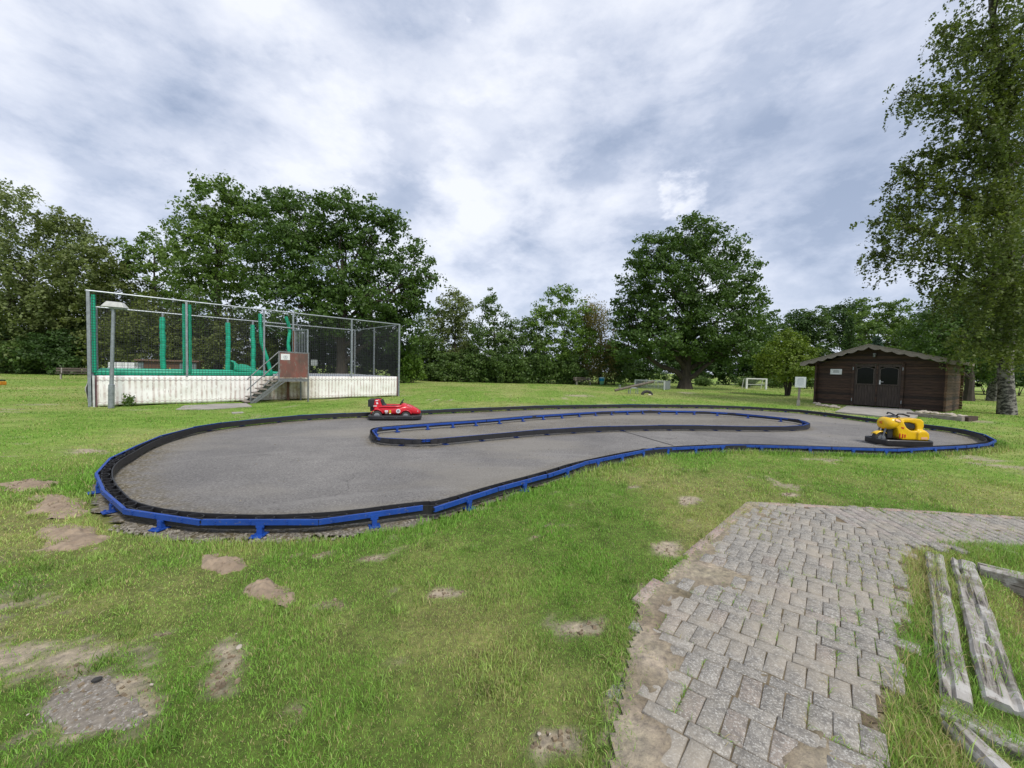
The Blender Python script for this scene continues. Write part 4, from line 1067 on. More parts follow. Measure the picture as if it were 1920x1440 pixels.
# ---------------------------------------------------------------- kart
kc = (G(690, 789.5) + G(787, 788.5)) / 2; kd = (G(787, 788.5) - G(690, 789.5)); kyaw = math.atan2(kd.y, kd.x) - .06
KW = .36
kart = thing('bumper_kart', 'small red racing kart with black bumper ring and round white sticker on the track', 'kart', kc + Vector((-math.sin(kyaw), math.cos(kyaw), 0)) * .40 + Vector((0, 0, .006)), kyaw)
mb = MB(); ring = []                                            # bumper: rounded ring with flat section
LK, WK, rc = .72, .43, .2
for qx, qy, a0 in ((LK - rc * 1.3, WK - rc, 0), (-LK + rc, WK - rc, 90), (-LK + rc, -WK + rc, 180), (LK - rc * 1.3, -WK + rc, 270)):
    for i in range(7):
        q = math.radians(a0 + 15 * i); ring.append((qx + math.cos(q) * rc * (1.3 if qx > 0 else 1), qy + math.sin(q) * rc))
prof = [(.0, .03), (.025, .05), (.025, .12), (.0, .145), (-.06, .145), (-.06, .03)]
vs = []; fs = []; nr_ = len(ring); np_ = len(prof)
for i, (x, y) in enumerate(ring):
    xa_, ya_ = ring[i - 1]; xb_, yb_ = ring[(i + 1) % nr_]; t = Vector((xb_ - xa_, yb_ - ya_, 0)).normalized(); n_ = Vector((t.y, -t.x, 0))
    for o_, z in prof: vs.append((x + n_.x * o_, y + n_.y * o_, z))
for i in range(nr_):
    for j in range(np_): fs.append([i * np_ + j, ((i + 1) % nr_) * np_ + j, ((i + 1) % nr_) * np_ + (j + 1) % np_, i * np_ + (j + 1) % np_])
bp = mk('bumper', vs, fs, M['blackp'], kart, smooth=True); bp.data.set_sharp_from_angle(angle=.6)
mb = MB()
for x in (-.3, .02, .07, .5): mb.tube([(x, -WK - .025, .09), (x, -WK - .032, .09)], .008, 8)
mb.build('bolts', M['chrome'], bp)
mb = MB(); mb.box((0, 0, .10), (1.3, .74, .04)); mb.build('floor_pan', M['blackp'], kart)
# body: side pods + cockpit + nose, all in one closed shell with a sunken cockpit
mb = MB()
mb.loft([(-.60, 0, .30, .17, .08), (-.56, 0, .28, .26, .11), (-.45, 0, .27, .31, .125), (-.30, 0, .27, .33, .12), (-.12, 0, .26, .335, .115), (.08, 0, .265, .33, .12), (.22, 0, .285, .31, .145), (.32, 0, .29, .28, .155), (.45, 0, .27, .24, .135), (.58, 0, .235, .20, .10), (.68, 0, .21, .14, .065), (.715, 0, .20, .08, .03)], 28, 3.2)
body = mb.build('body', M['red'], kart, smooth=True)
mb = MB()                                                          # cowl in front of the driver
mb.loft([(.14, 0, .37, .20, .05), (.20, 0, .40, .22, .075), (.27, 0, .39, .21, .075), (.42, 0, .34, .17, .06), (.58, 0, .29, .12, .04), (.66, 0, .26, .06, .02)], 22, 2.6); mb.build('nose_cowl', M['red'], kart, smooth=True)
mb = MB()                                                          # cockpit sills
for sy in (-1, 1): mb.loft([(-.44, sy * .26, .375, .06, .03), (-.3, sy * .27, .385, .055, .03), (.0, sy * .27, .38, .05, .03), (.18, sy * .25, .39, .05, .04), (.26, sy * .2, .4, .04, .03)], 14, 2.4)
mb.build('sill', M['red'], kart, smooth=True)
mb = MB(); mb.box((-.12, 0, .384), (.50, .40, .012)); mb.build('cockpit_lining', M['blackp'], kart)
# head pod behind the seat
mb = MB(); mb.prism([(-.60, .34), (-.33, .34), (-.38, .46), (-.42, .575), (-.46, .6), (-.56, .585)], -.25, .25); mb.build('head_pod', M['red'], kart, bev=.025, smooth=True)
mb = MB(); mb.prism([(-.36, .36), (-.25, .37), (-.33, .46), (-.385, .58), (-.41, .58)], -.20, .20); mb.build('seat_back', M['blackp'], kart, bev=.015)
mb = MB(); mb.box((-.65, 0, .475), (.19, .46, .21)); o = mb.build('engine_box', M['blackp'], kart, bev=.012)
mb = MB(); mb.box((-.645, 0, .31), (.10, .30, .14)); mb.build('engine_mount', M['blackp'], kart)
mb = MB(); mb.box((-.50, -.02, .595), (.13, .34, .012)); mb.build('pod_cap', M['blackp'], kart)
for x, r_ in ((-.48, .135), (.31, .125)):
    for sy in (-1, 1):
        mb = MB(); mb.cyl((x, sy * .315, r_), r_, .10, 24, 'y'); wv = mb.build('wheel', M['tyre'], kart, bev=.02, smooth=True)
        mb = MB(); mb.cyl((x, sy * .366, r_), r_ * .60, .012, 20, 'y'); mb.cyl((x, sy * .374, r_), r_ * .28, .02, 12, 'y'); mb.build('rim', M['chrome'], wv, smooth=True)
        mb = MB(); pts = [(x + math.cos(q) * (r_ + .03), sy * .31, r_ + math.sin(q) * (r_ + .03)) for q in [math.radians(a) for a in range(18, 170, 12)]]
        vs = []; fs = []
        for p in pts: vs += [(p[0], p[1] - .06, p[2]), (p[0], p[1] + .06, p[2])]
        for i in range(len(pts) - 1): fs.append([i * 2, i * 2 + 2, i * 2 + 3, i * 2 + 1])
        o = mk('wheel_arch', vs, fs, M['red'], kart, smooth=True); s_ = o.modifiers.new('s', 'SOLIDIFY'); s_.thickness = .018
# steering wheel
mb = MB(); cst = Vector((.17, 0, .50)); a1 = Vector((0, 1, 0)); a2 = Vector((.55, 0, .83)).normalized()
mb.tube([cst + a1 * math.cos(q * .3927) * .11 + a2 * math.sin(q * .3927) * .085 for q in range(16)], .017, 8, closed=True)
mb.bar(cst - a1 * .1, cst + a1 * .1, .03, .03); mb.bar(cst, cst - a2 * .08, .03); sw = mb.build('steering_wheel', M['blackp'], kart, smooth=True)
mb = MB(); mb.tube([cst, (.26, 0, .42)], .02, 8); mb.build('column', M['blackp'], sw)
# stickers on the near flank
ys = -.342
quad_decal('sticker', M['white'], kart, M4((1, 0, 0), (0, 0, 1), (-.225, ys - .002, .265)), .09, .045)
quad_decal('sticker', M['white'], kart, M4((1, 0, 0), (0, 0, 1), (-.225, ys - .002, .215)), .06, .018)
sh = quad_decal('shield_sticker', M['decalyel'], kart, M4((1, 0, 0), (0, 0, 1), (-.125, ys - .002, .24)), .052, .10)
b = MB(); hm = M4((1, 0, 0), (0, 0, 1), (-.125, ys - .005, .245)); b.flat([(-.008, -.02), (.004, -.022), (.008, 0), (.014, .016), (.004, .026), (-.006, .018), (-.012, .004)], 0, .002); mk('emblem', [hm @ Vector(v) for v in b.v], b.f, M['blackp'], sh)
quad_decal('sticker', M['white'], kart, M4((1, 0, 0), (0, 0, 1), (-.125, ys - .006, .196)), .045, .02)
rd = disc_decal('round_sticker', M['white'], kart, M4((1, 0, 0), (0, 0, 1), (.10, ys + .003, .265)), .06)
rd2 = disc_decal('ring_print', M['ink'], rd, M4((1, 0, 0), (0, 0, 1), (.10, ys, .265)), .036)
quad_decal('bar_print', M['white'], rd, M4((1, 0, 0), (0, 0, 1), (.10, ys - .003, .265)), .05, .01)
quad_decal('sticker', M['white'], kart, M4((1, 0, -.42), (0, -.62, 1), (.40, -.212, .375)), .13, .05)
quad_decal('sticker', M['white'], kart, M4((1, 0, -.5), (0, -.1, 1), (.62, -.17, .25)), .06, .02)
quad_decal('sticker', M['white'], kart, M4((1, 0, 0), (0, 0, 1), (-.50, -.254, .555)), .07, .028)
quad_decal('sticker', M['white'], kart, M4((1, 0, .4), (0, 0, 1), (-.49, -.254, .48)), .045, .055)
quad_decal('sticker', M['white'], kart, M4((1, 0, 0), (0, 0, 1), (-.545, -.256, .40)), .10, .022)

# ---------------------------------------------------------------- yellow motorcycle kart (local +x forward)
mc = Vector((9.06, 8.93, .006)); myaw = math.radians(176)
bike = thing('motorcycle_kart', 'yellow toy motorcycle with black screen and bumper tray on the track', 'ride-on toy', mc, myaw)
LB, WB = .55, .29; ring = []
for qx, qy, a0, rr_ in ((LB - .09, WB - .09, 0, .09), (-LB + .16, WB - .16, 90, .16), (-LB + .16, -WB + .16, 180, .16), (LB - .09, -WB + .09, 270, .09)):
    for i in range(7): q = math.radians(a0 + 15 * i); ring.append((qx + math.cos(q) * rr_, qy + math.sin(q) * rr_))
vs = []; fs = []; nr_ = len(ring); prof = [(0, .02), (.012, .04), (.012, .135), (0, .15), (-.035, .15), (-.035, .02)]
for i, (x, y) in enumerate(ring):
    xa_, ya_ = ring[i - 1]; xb_, yb_ = ring[(i + 1) % nr_]; t = Vector((xb_ - xa_, yb_ - ya_, 0)).normalized(); n_ = Vector((t.y, -t.x, 0))
    for o_, z in prof: vs.append((x + n_.x * o_, y + n_.y * o_, z))
for i in range(nr_):
    for j in range(np_): fs.append([i * np_ + j, ((i + 1) % nr_) * np_ + j, ((i + 1) % nr_) * np_ + (j + 1) % np_, i * np_ + (j + 1) % np_])
bb = mk('bumper', vs, fs, M['blackp'], bike, smooth=True); bb.data.set_sharp_from_angle(angle=.6)
mb = MB(); mb.box((-.05, 0, .07), (.9, .46, .03)); mb.build('floor_pan', M['blackp'], bike)
mb = MB()
mb.prism([(.34, .45), (.40, .50), (.36, .58), (.24, .635), (.12, .63), (.05, .56), (-.02, .43), (-.10, .37), (-.20, .35), (-.30, .37), (-.42, .38), (-.49, .31), (-.50, .19), (-.46, .145), (.07, .145), (.14, .21), (.16, .32), (.19, .40), (.25, .435)], -.155, .155)
mb.prism([(-.24, .145), (-.24, .33), (-.30, .36), (-.42, .365), (-.48, .31), (-.495, .2), (-.46, .145)], -.19, .19)
mb.prism([(.08, .62), (-.05, .63), (-.22, .64), (-.34, .63), (-.41, .58), (-.42, .46), (-.38, .34), (-.27, .34), (-.265, .45), (-.235, .515), (-.10, .545), (.02, .54)], -.125, .125)
bo = mb.build('body', M['yellow'], bike, smooth=False)
q_ = bo.modifiers.new('r', 'REMESH'); q_.mode = 'VOXEL'; q_.voxel_size = .013; q_.use_smooth_shade = True
q_ = bo.modifiers.new('s', 'SMOOTH'); q_.factor = .6; q_.iterations = 7
# front fairing swelling from the tank to the rounded nose
mb = MB(); mb.loft([(.04, 0, .55, .10, .06), (.11, 0, .535, .155, .11), (.20, 0, .52, .18, .145), (.28, 0, .51, .188, .15), (.345, 0, .50, .175, .14), (.385, 0, .49, .145, .115), (.41, 0, .48, .10, .075), (.42, 0, .475, .05, .03)], 26, 2.5); fr = mb.build('fairing', M['yellow'], bike, smooth=True)
mb = MB(); mb.loft([(.08, 0, .66, .09, .02), (.13, 0, .665, .12, .03), (.22, 0, .645, .125, .032), (.30, 0, .625, .11, .035), (.365, 0, .59, .085, .03), (.392, 0, .56, .05, .02)], 20, 2.4); mb.build('windscreen', M['blackp'], fr, smooth=True)
text_obj('number', '45', .085, M['decalred'], fr, M4((0, 1, 0), (-.35, 0, 1), (.415, .0, .515)), .008)
# column below the fairing on both sides leaves a dark gap for the fork
mb = MB(); mb.box((.27, 0, .30), (.13, .17, .28)); mb.build('fork_cover', M['blackp'], bike, bev=.02)
mb = MB(); mb.box((-.13, 0, .46), (.30, .20, .19)); mb.build('seat', M['blackp'], bike, bev=.05, smooth=True)
mb = MB(); mb.loft([(-.428, 0, .53, .03, .04), (-.42, 0, .53, .08, .05), (-.39, 0, .53, .10, .06)], 16, 2.4); mb.build('tail_pad', M['decalpink'], bike, smooth=True)
# front wheel, mudguard, bars
mb = MB(); mb.cyl((.43, 0, .15), .145, .11, 24, 'y'); wv = mb.build('front_wheel', M['tyre'], bike, bev=.025, smooth=True)
mb = MB(); mb.cyl((.43, .060, .15), .085, .012, 18, 'y'); mb.cyl((.43, -.060, .15), .085, .012, 18, 'y'); mb.build('rim', M['chrome'], wv, smooth=True)
vs = []; fs = []; k = 0
for a in range(35, 150, 8):
    q = math.radians(a); x, z = .43 + math.cos(q) * .165, .165 + math.sin(q) * .165
    for y in (-.075, -.04, 0, .04, .075): vs.append((x, y, z - abs(y) ** 2 * 4)); 
n5 = len(vs) // 5
for i in range(n5 - 1):
    for j in range(4): fs.append([i * 5 + j, i * 5 + j + 1, i * 5 + 6 + j, i * 5 + 5 + j])
o = mk('mudguard', vs, fs, M['yellow'], bike, smooth=True); s_ = o.modifiers.new('s', 'SOLIDIFY'); s_.thickness = .012
mb = MB()
for sy in (-1, 1): mb.tube([(.10, sy * .02, .69), (.13, sy * .10, .73), (.11, sy * .19, .735), (.05, sy * .28, .70)], [.016, .016, .019, .019], 8)
hb = mb.build('handlebar', M['blackp'], bike, smooth=True)
for sy in (-1, 1):
    mb = MB(); mb.tube([(.36, sy * .085, .43), (.43, sy * .07, .15)], .018, 8); mb.build('fork', M['galv2'], bike, smooth=True)
    mb = MB(); mb.cyl((.375, sy * .075, .40), .022, .02, 10, 'x'); mb.build('lamp', M['white'], bike)
    for i, x in enumerate((.12, .06, .01)):
        s_ = quad_decal('stripe', M['decalred'], bike, M4((1, 0, 0), (-.25, 0, 1), (x, sy * (.157 + .001 * i), .235)), .022, .11 - .02 * i, .008)
    quad_decal('sticker', M['decalpink'], fr, M4((1, 0, .25), (0, -sy * .5, 1), (.20, sy * .178, .585)), .11, .05, .016)
    quad_decal('sticker', M['decalpink'], bike, M4((1, 0, 0), (0, 0, 1), (-.37, sy * .190, .20)), .13, .05, .01)
    quad_decal('diamond_sticker', M['decalred'], bike, M4((1, 0, .4), (-.4, 0, 1), (.07, sy * .155, .42)), .06, .03, .01)

# ---------------------------------------------------------------- far lawn furniture
def bench(loc, rz, L, label):
    r = thing('park_bench', label, 'bench', loc, rz)
    mb = MB()
    for i in range(3): mb.box((0, -.18 + i * .14, .45), (L, .12, .04))
    mb.build('seat', M['benchwood'], r)
    mb = MB()
    for i in range(2): mb.box((0, .26 + i * .03, .62 + i * .16), (L, .035, .12))
    mb.build('backrest', M['benchwood'], r)
    for s_ in (-1, 1):
        mb = MB(); mb.box((s_ * L * .36, 0, .22), (.07, .40, .06)); mb.box((s_ * L * .36, -.16, .215), (.07, .07, .43)); mb.bar((s_ * L * .36, .18, 0), (s_ * L * .36, .30, .84), .06); mb.build('leg', M['concrete'], r)
    return r
a, b_ = G(1074, 722), G(1112, 722); c = (a + b_) / 2
bench(c, .12, 2.1, 'dark wooden bench beside the blue and green bin at the tree edge')
c = AT(140, 690, 29.); bench(Vector((c.x, c.y, 0)), .75, 1.9, 'grey wooden bench half hidden behind the left cage corner')
bb_ = G(1128, 722); bn = thing('litter_bin', 'blue and green litter bin on the lawn before the hedge', 'bin', bb_)
mb = MB(); mb.tube([(0, 0, .08), (0, 0, .46)], [.22, .27], 16); mb.build('lower_drum', M['bingreen'], bn, smooth=True)
mb = MB(); mb.tube([(0, 0, .46), (0, 0, .74)], [.28, .33], 16); mb.tube([(0, 0, .74), (0, 0, .78)], [.35, .35], 16); mb.build('upper_drum', M['binblue'], bn, smooth=True)
mb = MB(); mb.tube([(0, 0, .78), (0, 0, .86), (0, 0, .90)], [.34, .27, .12], 16); mb.build('lid', pm('bin_lid', (.40, .62, .62), None, .5), bn, smooth=True)
mb = MB(); mb.tube([(0, .12, 0), (0, .12, .4)], .03, 8); mb.build('post', M['galv2'], bn)
# seesaw
sa = G(1188, 738.5); Ys = sa.y
a = AT(1153, 732, Ys - .3); b_ = AT(1225, 715.5, Ys + .3); piv = a.lerp(b_, .47)
ss = thing('seesaw', 'log seesaw tipped to one side on a steel hoop stand', 'seesaw', Vector((piv.x, piv.y, 0)))
o0 = Vector((piv.x, piv.y, 0)); mb = MB(); mb.tube([a - o0, a.lerp(b_, .5) - o0, b_ - o0], [.09, .10, .09], 12); beam = mb.build('beam', M['logwood'], ss, smooth=True)
dv = (b_ - a).normalized()
for t in (.12, .80):
    p = a.lerp(b_, t) - o0 + Vector((0, 0, .1)); mb = MB(); mb.tube([p + Vector((0, -.16, 0)), p + Vector((0, -.15, .2)), p + Vector((0, .15, .2)), p + Vector((0, .16, 0))], .02, 6); mb.build('handle', M['galv'], beam)
mb = MB(); zt_ = piv.z - .12
mb.tube([(-.26, -.2, 0), (-.25, -.2, zt_ - .06), (-.18, -.2, zt_), (.20, -.2, zt_), (.27, -.2, zt_ - .06), (.28, -.2, 0)], .028, 8); mb.build('stand', M['galv'], ss, smooth=True)
mb = MB(); mb.tube([(-.26, .2, 0), (-.25, .2, zt_ - .06), (-.18, .2, zt_), (.20, .2, zt_), (.27, .2, zt_ - .06), (.28, .2, 0)], .028, 8); mb.build('stand', M['galv'], ss, smooth=True)
tp = G(1213, 740.5); ty = thing('half_buried_tyre', 'black tyre half buried in the lawn near the seesaw', 'tyre', tp)
mb = MB(); mb.tube([(math.cos(q * .2618) * .32, .0, math.sin(q * .2618) * .24) for q in range(13)], .10, 10); mb.build('tyre', M['tyre'], ty, smooth=True)
stone('pale_stone', tp + Vector((.06, -.35, .02)), .13, 'flat white stone lying in front of the half buried tyre', 'stone')
# barred frame
ra, rb = G(1190, 727.5), G(1246, 731); d_ = rb - ra; Lr = d_.length
rk = thing('barred_goal', 'low white goal frame with vertical bars standing behind the seesaw', 'goal', ra, math.atan2(d_.y, d_.x))
mb = MB(); mb.box((Lr / 2, 0, .80), (Lr, .10, .09)); mb.build('crossbar', M['whitemetal'], rk)
for x in (.04, Lr - .04): mb = MB(); mb.box((x, 0, .38), (.09, .10, .78)); mb.build('post', M['whitemetal'], rk)
for x in (.04, Lr - .02):
    mb = MB(); mb.box((x, .5, .42), (.03, .9, .76)); mb.box((x, .5, .82), (.06, 1., .05)); mb.build('side_panel', M['galv'], rk)
mb = MB(); mb.box((Lr / 2, .98, .80), (Lr, .06, .06)); mb.build('rear_rail', M['whitemetal'], rk)
for i in range(1, 22):
    mb = MB(); x = Lr * i / 22; mb.box((x, .9, .40), (.035, .03, .78)); mb.build('bar', M['whitemetal'], rk)
# goal
ga, gb = G(1399.5, 729), G(1436, 730); d_ = gb - ga; Lg = d_.length
gl_ = thing('football_goal', 'small white football goal with a mid rail on the far lawn', 'goal', ga, math.atan2(d_.y, d_.x))
for x in (0, Lg): mb = MB(); mb.box((x, 0, .6), (.16, .16, 1.2)); mb.box((x, .35, 1.1), (.06, .7, .06)); mb.bar((x, .7, 1.1), (x, 1.0, 0), .05); mb.build('post', M['white'], gl_)
mb = MB(); mb.box((Lg / 2, 0, 1.15), (Lg, .14, .12)); mb.build('crossbar', M['white'], gl_)
mb = MB(); mb.box((Lg / 2, .3, .50), (Lg - .16, .05, .05)); mb.build('mid_rail', M['white'], gl_)
mb = MB()
for i in range(1, 18): mb.bar((Lg * i / 18, .7, 1.1), (Lg * i / 18, 1., .02), .012)
for i in range(9): t = i / 8; mb.bar((0, .7 + .3 * t, 1.1 - 1.08 * t), (Lg, .7 + .3 * t, 1.1 - 1.08 * t), .012)
mb.build('net', M['galv2'], gl_)

# ---------------------------------------------------------------- behind the cage
Yh = 30.; ua, ub = AT(258, 690, Yh - .6), AT(369, 690, Yh + 1.2); ua.z = ub.z = 0; d_ = ub - ua; Lu = d_.length
us = thing('utility_shed', 'low brown clad utility shed with grey-blue doors behind the trampoline cage', 'shed', ua, math.atan2(d_.y, d_.x))
mb = MB(); mb.box((Lu / 2, 1., .74), (Lu, 2., 1.48)); mb.build('walls', M['brown'], us)
mb = MB(); mb.box((Lu / 2, .95, 1.56), (Lu + .3, 2.3, .12)); mb.build('roof', pm('shed_roof', (.20, .12, .09), None, .8), us)
mb = MB(); mb.box((Lu * .845, -.02, .72), (Lu * .29, .05, 1.4)); mb.build('door', M['greyblue'], us)
mb = MB(); mb.box((Lu * .05, -.02, .72), (Lu * .09, .05, 1.4)); mb.build('door', M['greyblue'], us)
mb = MB(); mb.prism([(Lu * .53 - .09, .86), (Lu * .53 + .09, .86), (Lu * .53, 1.02)], -.02, -.008); mb.build('warning_sign', M['decalyel'], us)
c = AT(234, 690, 27.); c.z = 0
wl = thing('white_bale', 'lower white wrapped bale behind the lamp post and cage net', 'bale', c, .5)
mb = MB(); mb.box((0, 0, .5), (1.55, .9, 1.0)); mb.build('wrap', M['white'], wl, bev=.04); mb = MB(); mb.box((0, -.455, .5), (1.5, .01, .02)); mb.build('strap', M['ink'], wl)
wl = thing('white_bale', 'upper white wrapped bale stacked on the other behind the cage net', 'bale', c + Vector((-.08, 0, 1.)), .5)
mb = MB(); mb.box((0, 0, .18), (1.35, .8, .37)); mb.build('wrap', M['white'], wl, bev=.04)
for x in (-.3, .05, .38): mb = MB(); mb.box((x, -.404, .18), (.02, .01, .36)); mb.build('strap', M['ink'], wl)
c = G(1, 722); og = thing('orange_marker', 'orange block with a dark top at the left edge of the lawn', 'marker', c)
mb = MB(); mb.box((0, 0, .1), (.32, .3, .2)); mb.build('block', M['orange'], og, bev=.03); mb = MB(); mb.box((-.03, 0, .26), (.26, .3, .07)); mb.build('cap', M['blackp'], og, bev=.02)

# ---------------------------------------------------------------- sleepers
def sleeper(label, a, b, w_, h, zt, seed):
    a, b = Vector(a), Vector(b); a.z = b.z = 0; d = b - a; L = d.length; r = thing('timber_sleeper', label, 'sleeper', a, math.atan2(d.y, d.x))
    nx_ = max(12, int(L / .035)); ny_ = 10; vs = []; fs = []
    prof = []
    for j in range(ny_ + 1): prof.append((-w_ / 2 + w_ * j / ny_, 0))
    for i in range(nx_ + 1):
        x = L * i / nx_; endf = .03 * (vnoise(np.array([i * 3.]), np.array([seed * 1.]), seed)[0])
        row = [(-w_ / 2, zt - h)] + [(y, zt) for y, _ in prof] + [(w_ / 2, zt - h)]
        for k_, (y, z) in enumerate(row):
            top_ = 1 <= k_ <= ny_ + 1
            nz = (fbm(np.array([x * 1.2 + seed]), np.array([y * 26 + seed * 3]), seed, 4)[0] - .5) * .007 if top_ else 0
            crack = -.03 * max(0, 1 - abs(y - .25 * w_ * math.sin(x * 1.3 + seed)) / .012) if top_ else 0
            eg = -.014 if k_ in (1, ny_ + 1) else 0
            ey_ = (fbm(np.array([x * 5 + seed]), np.array([seed * 7. + (k_ > 5)]), seed + 4, 3)[0] - .5) * .014
            vs.append((x, y + (ey_ if k_ in (0, 1, ny_ + 1, ny_ + 2) else ey_ * .4), z + nz + crack + eg))
    rw = ny_ + 3
    for i in range(nx_):
        for j in range(rw - 1): q = i * rw + j; fs.append([q, q + rw, q + rw + 1, q + 1])
    fs.append(list(range(rw))); fs.append([nx_ * rw + j for j in range(rw - 1, -1, -1)])
    mk('timber', vs, fs, M['sleeper'], r, smooth=False); return r
zt = .048
s1a, s1b = G(1752, 1036, zt), G(1795, 1308, zt); s2a, s2b = G(1805, 1048, zt), G(1884, 1318, zt)
sleeper('silvery weathered sleeper with rough grass along its path side', s1a, s1b, .105, .2, zt, 3)
sleeper('grey cracked sleeper on the bed side of the weed-filled pair', s2a, s2b, .135, .2, zt - .004, 5)
s3a, s3b = G(1766, 1312, .08), G(1990, 1420, .08)
sleeper('mossy sleeper lying across the near ends of the pair', s3a, s3b, .115, .2, .060, 8)
s4a, s4b = G(1790, 1352, .05), G(1915, 1475, .05)
sleeper('pale bleached sleeper nearest the bottom edge of the picture', s4a, s4b, .10, .2, .045, 11)
s5a, s5b = G(1836, 1056, .08), G(1990, 1092, .08)
sleeper('lichen-spotted sleeper running away beyond the pair', s5a, s5b, .13, .18, .07, 13)
# grass growing between and on the timbers
x = []; y = []; zz_ = []
def tuft_line(a, b, n, spread, z, cl=4.):
    for _ in range(n):
        t = rnd.random(); p = a.lerp(b, t); q = vnoise(np.array([t * cl]), np.array([a.x * 9]), 77)[0]
        if rnd.random() < q * 1.5 - .25: x.append(p.x + rnd.gauss(0, spread)); y.append(p.y + rnd.gauss(0, spread)); zz_.append(z)
tuft_line(s1a.lerp(s2a, .5), s1b.lerp(s2b, .5), 4200, .026, .0, 7); tuft_line(s2a, s2b, 500, .04, .05, 9); tuft_line(s3a, s3b, 2200, .035, .04, 9); tuft_line(s3a.lerp(s4a, .6), s3b.lerp(s4b, .6), 2600, .035, .0, 9)
tuft_line(s5a, s5b, 400, .04, .06, 5); tuft_line(s1a, s1b, 700, .03, .05, 9)
x, y, zz_ = np.array(x), np.array(y), np.array(zz_)
V_, T_, C_ = blades(x, y, .02 + .055 * RS.rand(len(x)), np.full(len(x), .003), grass_col(x, y, .2), 2, zoff=zz_, lean=.6)
o = mk('sleeper_grass', V_, T_, M['grass'], col=C_); tag(o, kind='stuff')

# ---------------------------------------------------------------- molehills and stones
soilm = pm('dry_soil', (.34, .26, .18), (.22, .165, .115), .95, 9, bmp=1., c3=(.15, .11, .075), t3=.62, s3=22)
gravelm = pm('pebbly_concrete', (.27, .235, .19), (.15, .13, .105), .95, 30, bmp=1., c3=(.40, .37, .33), t3=.58, s3=70)
def mound(name, label, cat, px, py, wpx, hpx, hgt, seed, mat, flat_=False):
    c = G(px, py); ax_ = G(px + wpx, py) - c; ay_ = G(px, py - hpx) - c; r = mk(name, [(0, 0, 0)], [], mat); bpy.data.objects.remove(r)
    n = 46; fs = []; g_ = np.linspace(-1, 1, n + 1); u, v = [q.ravel() for q in np.meshgrid(g_, g_, indexing='ij')]
    px2, py2 = ax_.x * u + ay_.x * v, ax_.y * u + ay_.y * v; gxx, gyy = c.x + px2, c.y + py2
    rr_ = np.hypot(u, v) + (fbm(gxx * 5, gyy * 5, seed, 4) - .5) * 1.3
    k_ = np.maximum(0., 1 - rr_ / .92); hh = np.minimum(1, k_ * 4) if flat_ else k_ ** .8
    z = hgt * hh + (fbm(gxx * 24, gyy * 24, seed + 2, 3) - .5) * (.012 if flat_ else .045) * np.minimum(1, k_ * 3)
    vs = np.stack([px2, py2, z - .025 * (k_ <= 0) + gz(gxx, gyy)], 1)
    for i in range(n):
        for j in range(n):
            q = [i * (n + 1) + j, (i + 1) * (n + 1) + j, (i + 1) * (n + 1) + j + 1, i * (n + 1) + j + 1]
            fs.append(q)
    o = mk(name, vs, fs, mat, None, smooth=True, loc=(c.x, c.y, 0)); return tag(o, label, cat)
mound('molehill', 'low crumbly molehill level with the leftmost bend of the track barrier', 'molehill', 112, 950, 62, 20, .055, 3, soilm)
mound('molehill', 'broad flattened sandy molehill nearest to the front left barrier feet', 'molehill', 137, 1007, 74, 24, .035, 6, soilm)
mound('molehill', 'small dark lumpy molehill in front of the blue barrier', 'molehill', 424, 1059, 46, 20, .07, 9, soilm)
mound('molehill', 'crumbly molehill with a raked pale top in the middle of the near lawn', 'molehill', 492, 1113, 60, 28, .07, 12, soilm)
mound('molehill', 'thin pale spread of soil at the left picture edge beside the dry grass', 'molehill', 56, 910, 58, 12, .03, 15, soilm)
mound('concrete_footing', 'worn pebbly concrete footing showing through the near grass', 'footing', 170, 1316, 104, 50, .006, 18, gravelm, True)
stone('tan_stone', G(449, 1217) + Vector((0, 0, .012)), 0.016, 'small tan stone lying on a bare patch of the near lawn', 'stone')
_dm = SM[1].copy(); _dm.materials.clear(); _dm.materials.append(M['tyre'])
stone('dark_stone', G(182, 1278) + Vector((0, 0, .012)), 0.016, 'dark stone at the upper rim of the concrete footing', 'stone', mesh=_dm)
for i, (x_, y_) in enumerate(((456, 1067), (443, 1192), (52, 1345), (112, 1293), (273, 1346), (284, 1288), (1011, 1381), (1031, 1382), (430, 1024), (556, 1106))):
    stone('pebble', G(x_, y_) + Vector((0, 0, .012)), rnd.uniform(.004, .008), 'tiny pale pebble lying loose on the near lawn', 'stone', 'pebbles on the near lawn')
for i in range(240): pass
# crumbs of soil scattered over the bare patches and molehills
cr = MB(); r_ = random.Random(9); cps = []
for x_, y_, a_, b_, st_ in patch_px:
    if y_ < 840: continue
    for _ in range(int(26 + a_ * .9)):
        th = r_.uniform(0, 6.283); k_ = r_.random() ** .6 * 1.05; p = G(x_ + math.cos(th) * a_ * k_, y_ + math.sin(th) * b_ * k_)
        cps.append((p.x, p.y, .018 if 900 < y_ < 1120 and x_ < 520 else 0))
cps = np.array(cps); zz_ = gz(cps[:, 0], cps[:, 1]); it_ = (soil(cps[:, 0], cps[:, 1]) < .4) | in_poly(cps[:, 0], cps[:, 1], TRACK) | in_poly(cps[:, 0], cps[:, 1], PATH)
for (x_, y_, dz), z_, i_ in zip(cps, zz_, it_):
    if i_ : continue
    s_ = r_.uniform(.0025, .009) * (1.5 if r_.random() < .08 else 1)
    cr.box((x_, y_, s_ * .4 + z_ + dz), (s_ * 2, s_ * 1.7, s_ * 1.4), Matrix.Rotation(r_.uniform(0, 3), 3, 'Z') @ Matrix.Rotation(r_.uniform(-.6, .6), 3, 'X'), taper=.7)
o = cr.build('soil_crumbs', pm('crumb_soil', (.26, .20, .13), (.13, .10, .065), .95, 20)); tag(o, kind='stuff')
gp_ = MB(); r_ = random.Random(4)
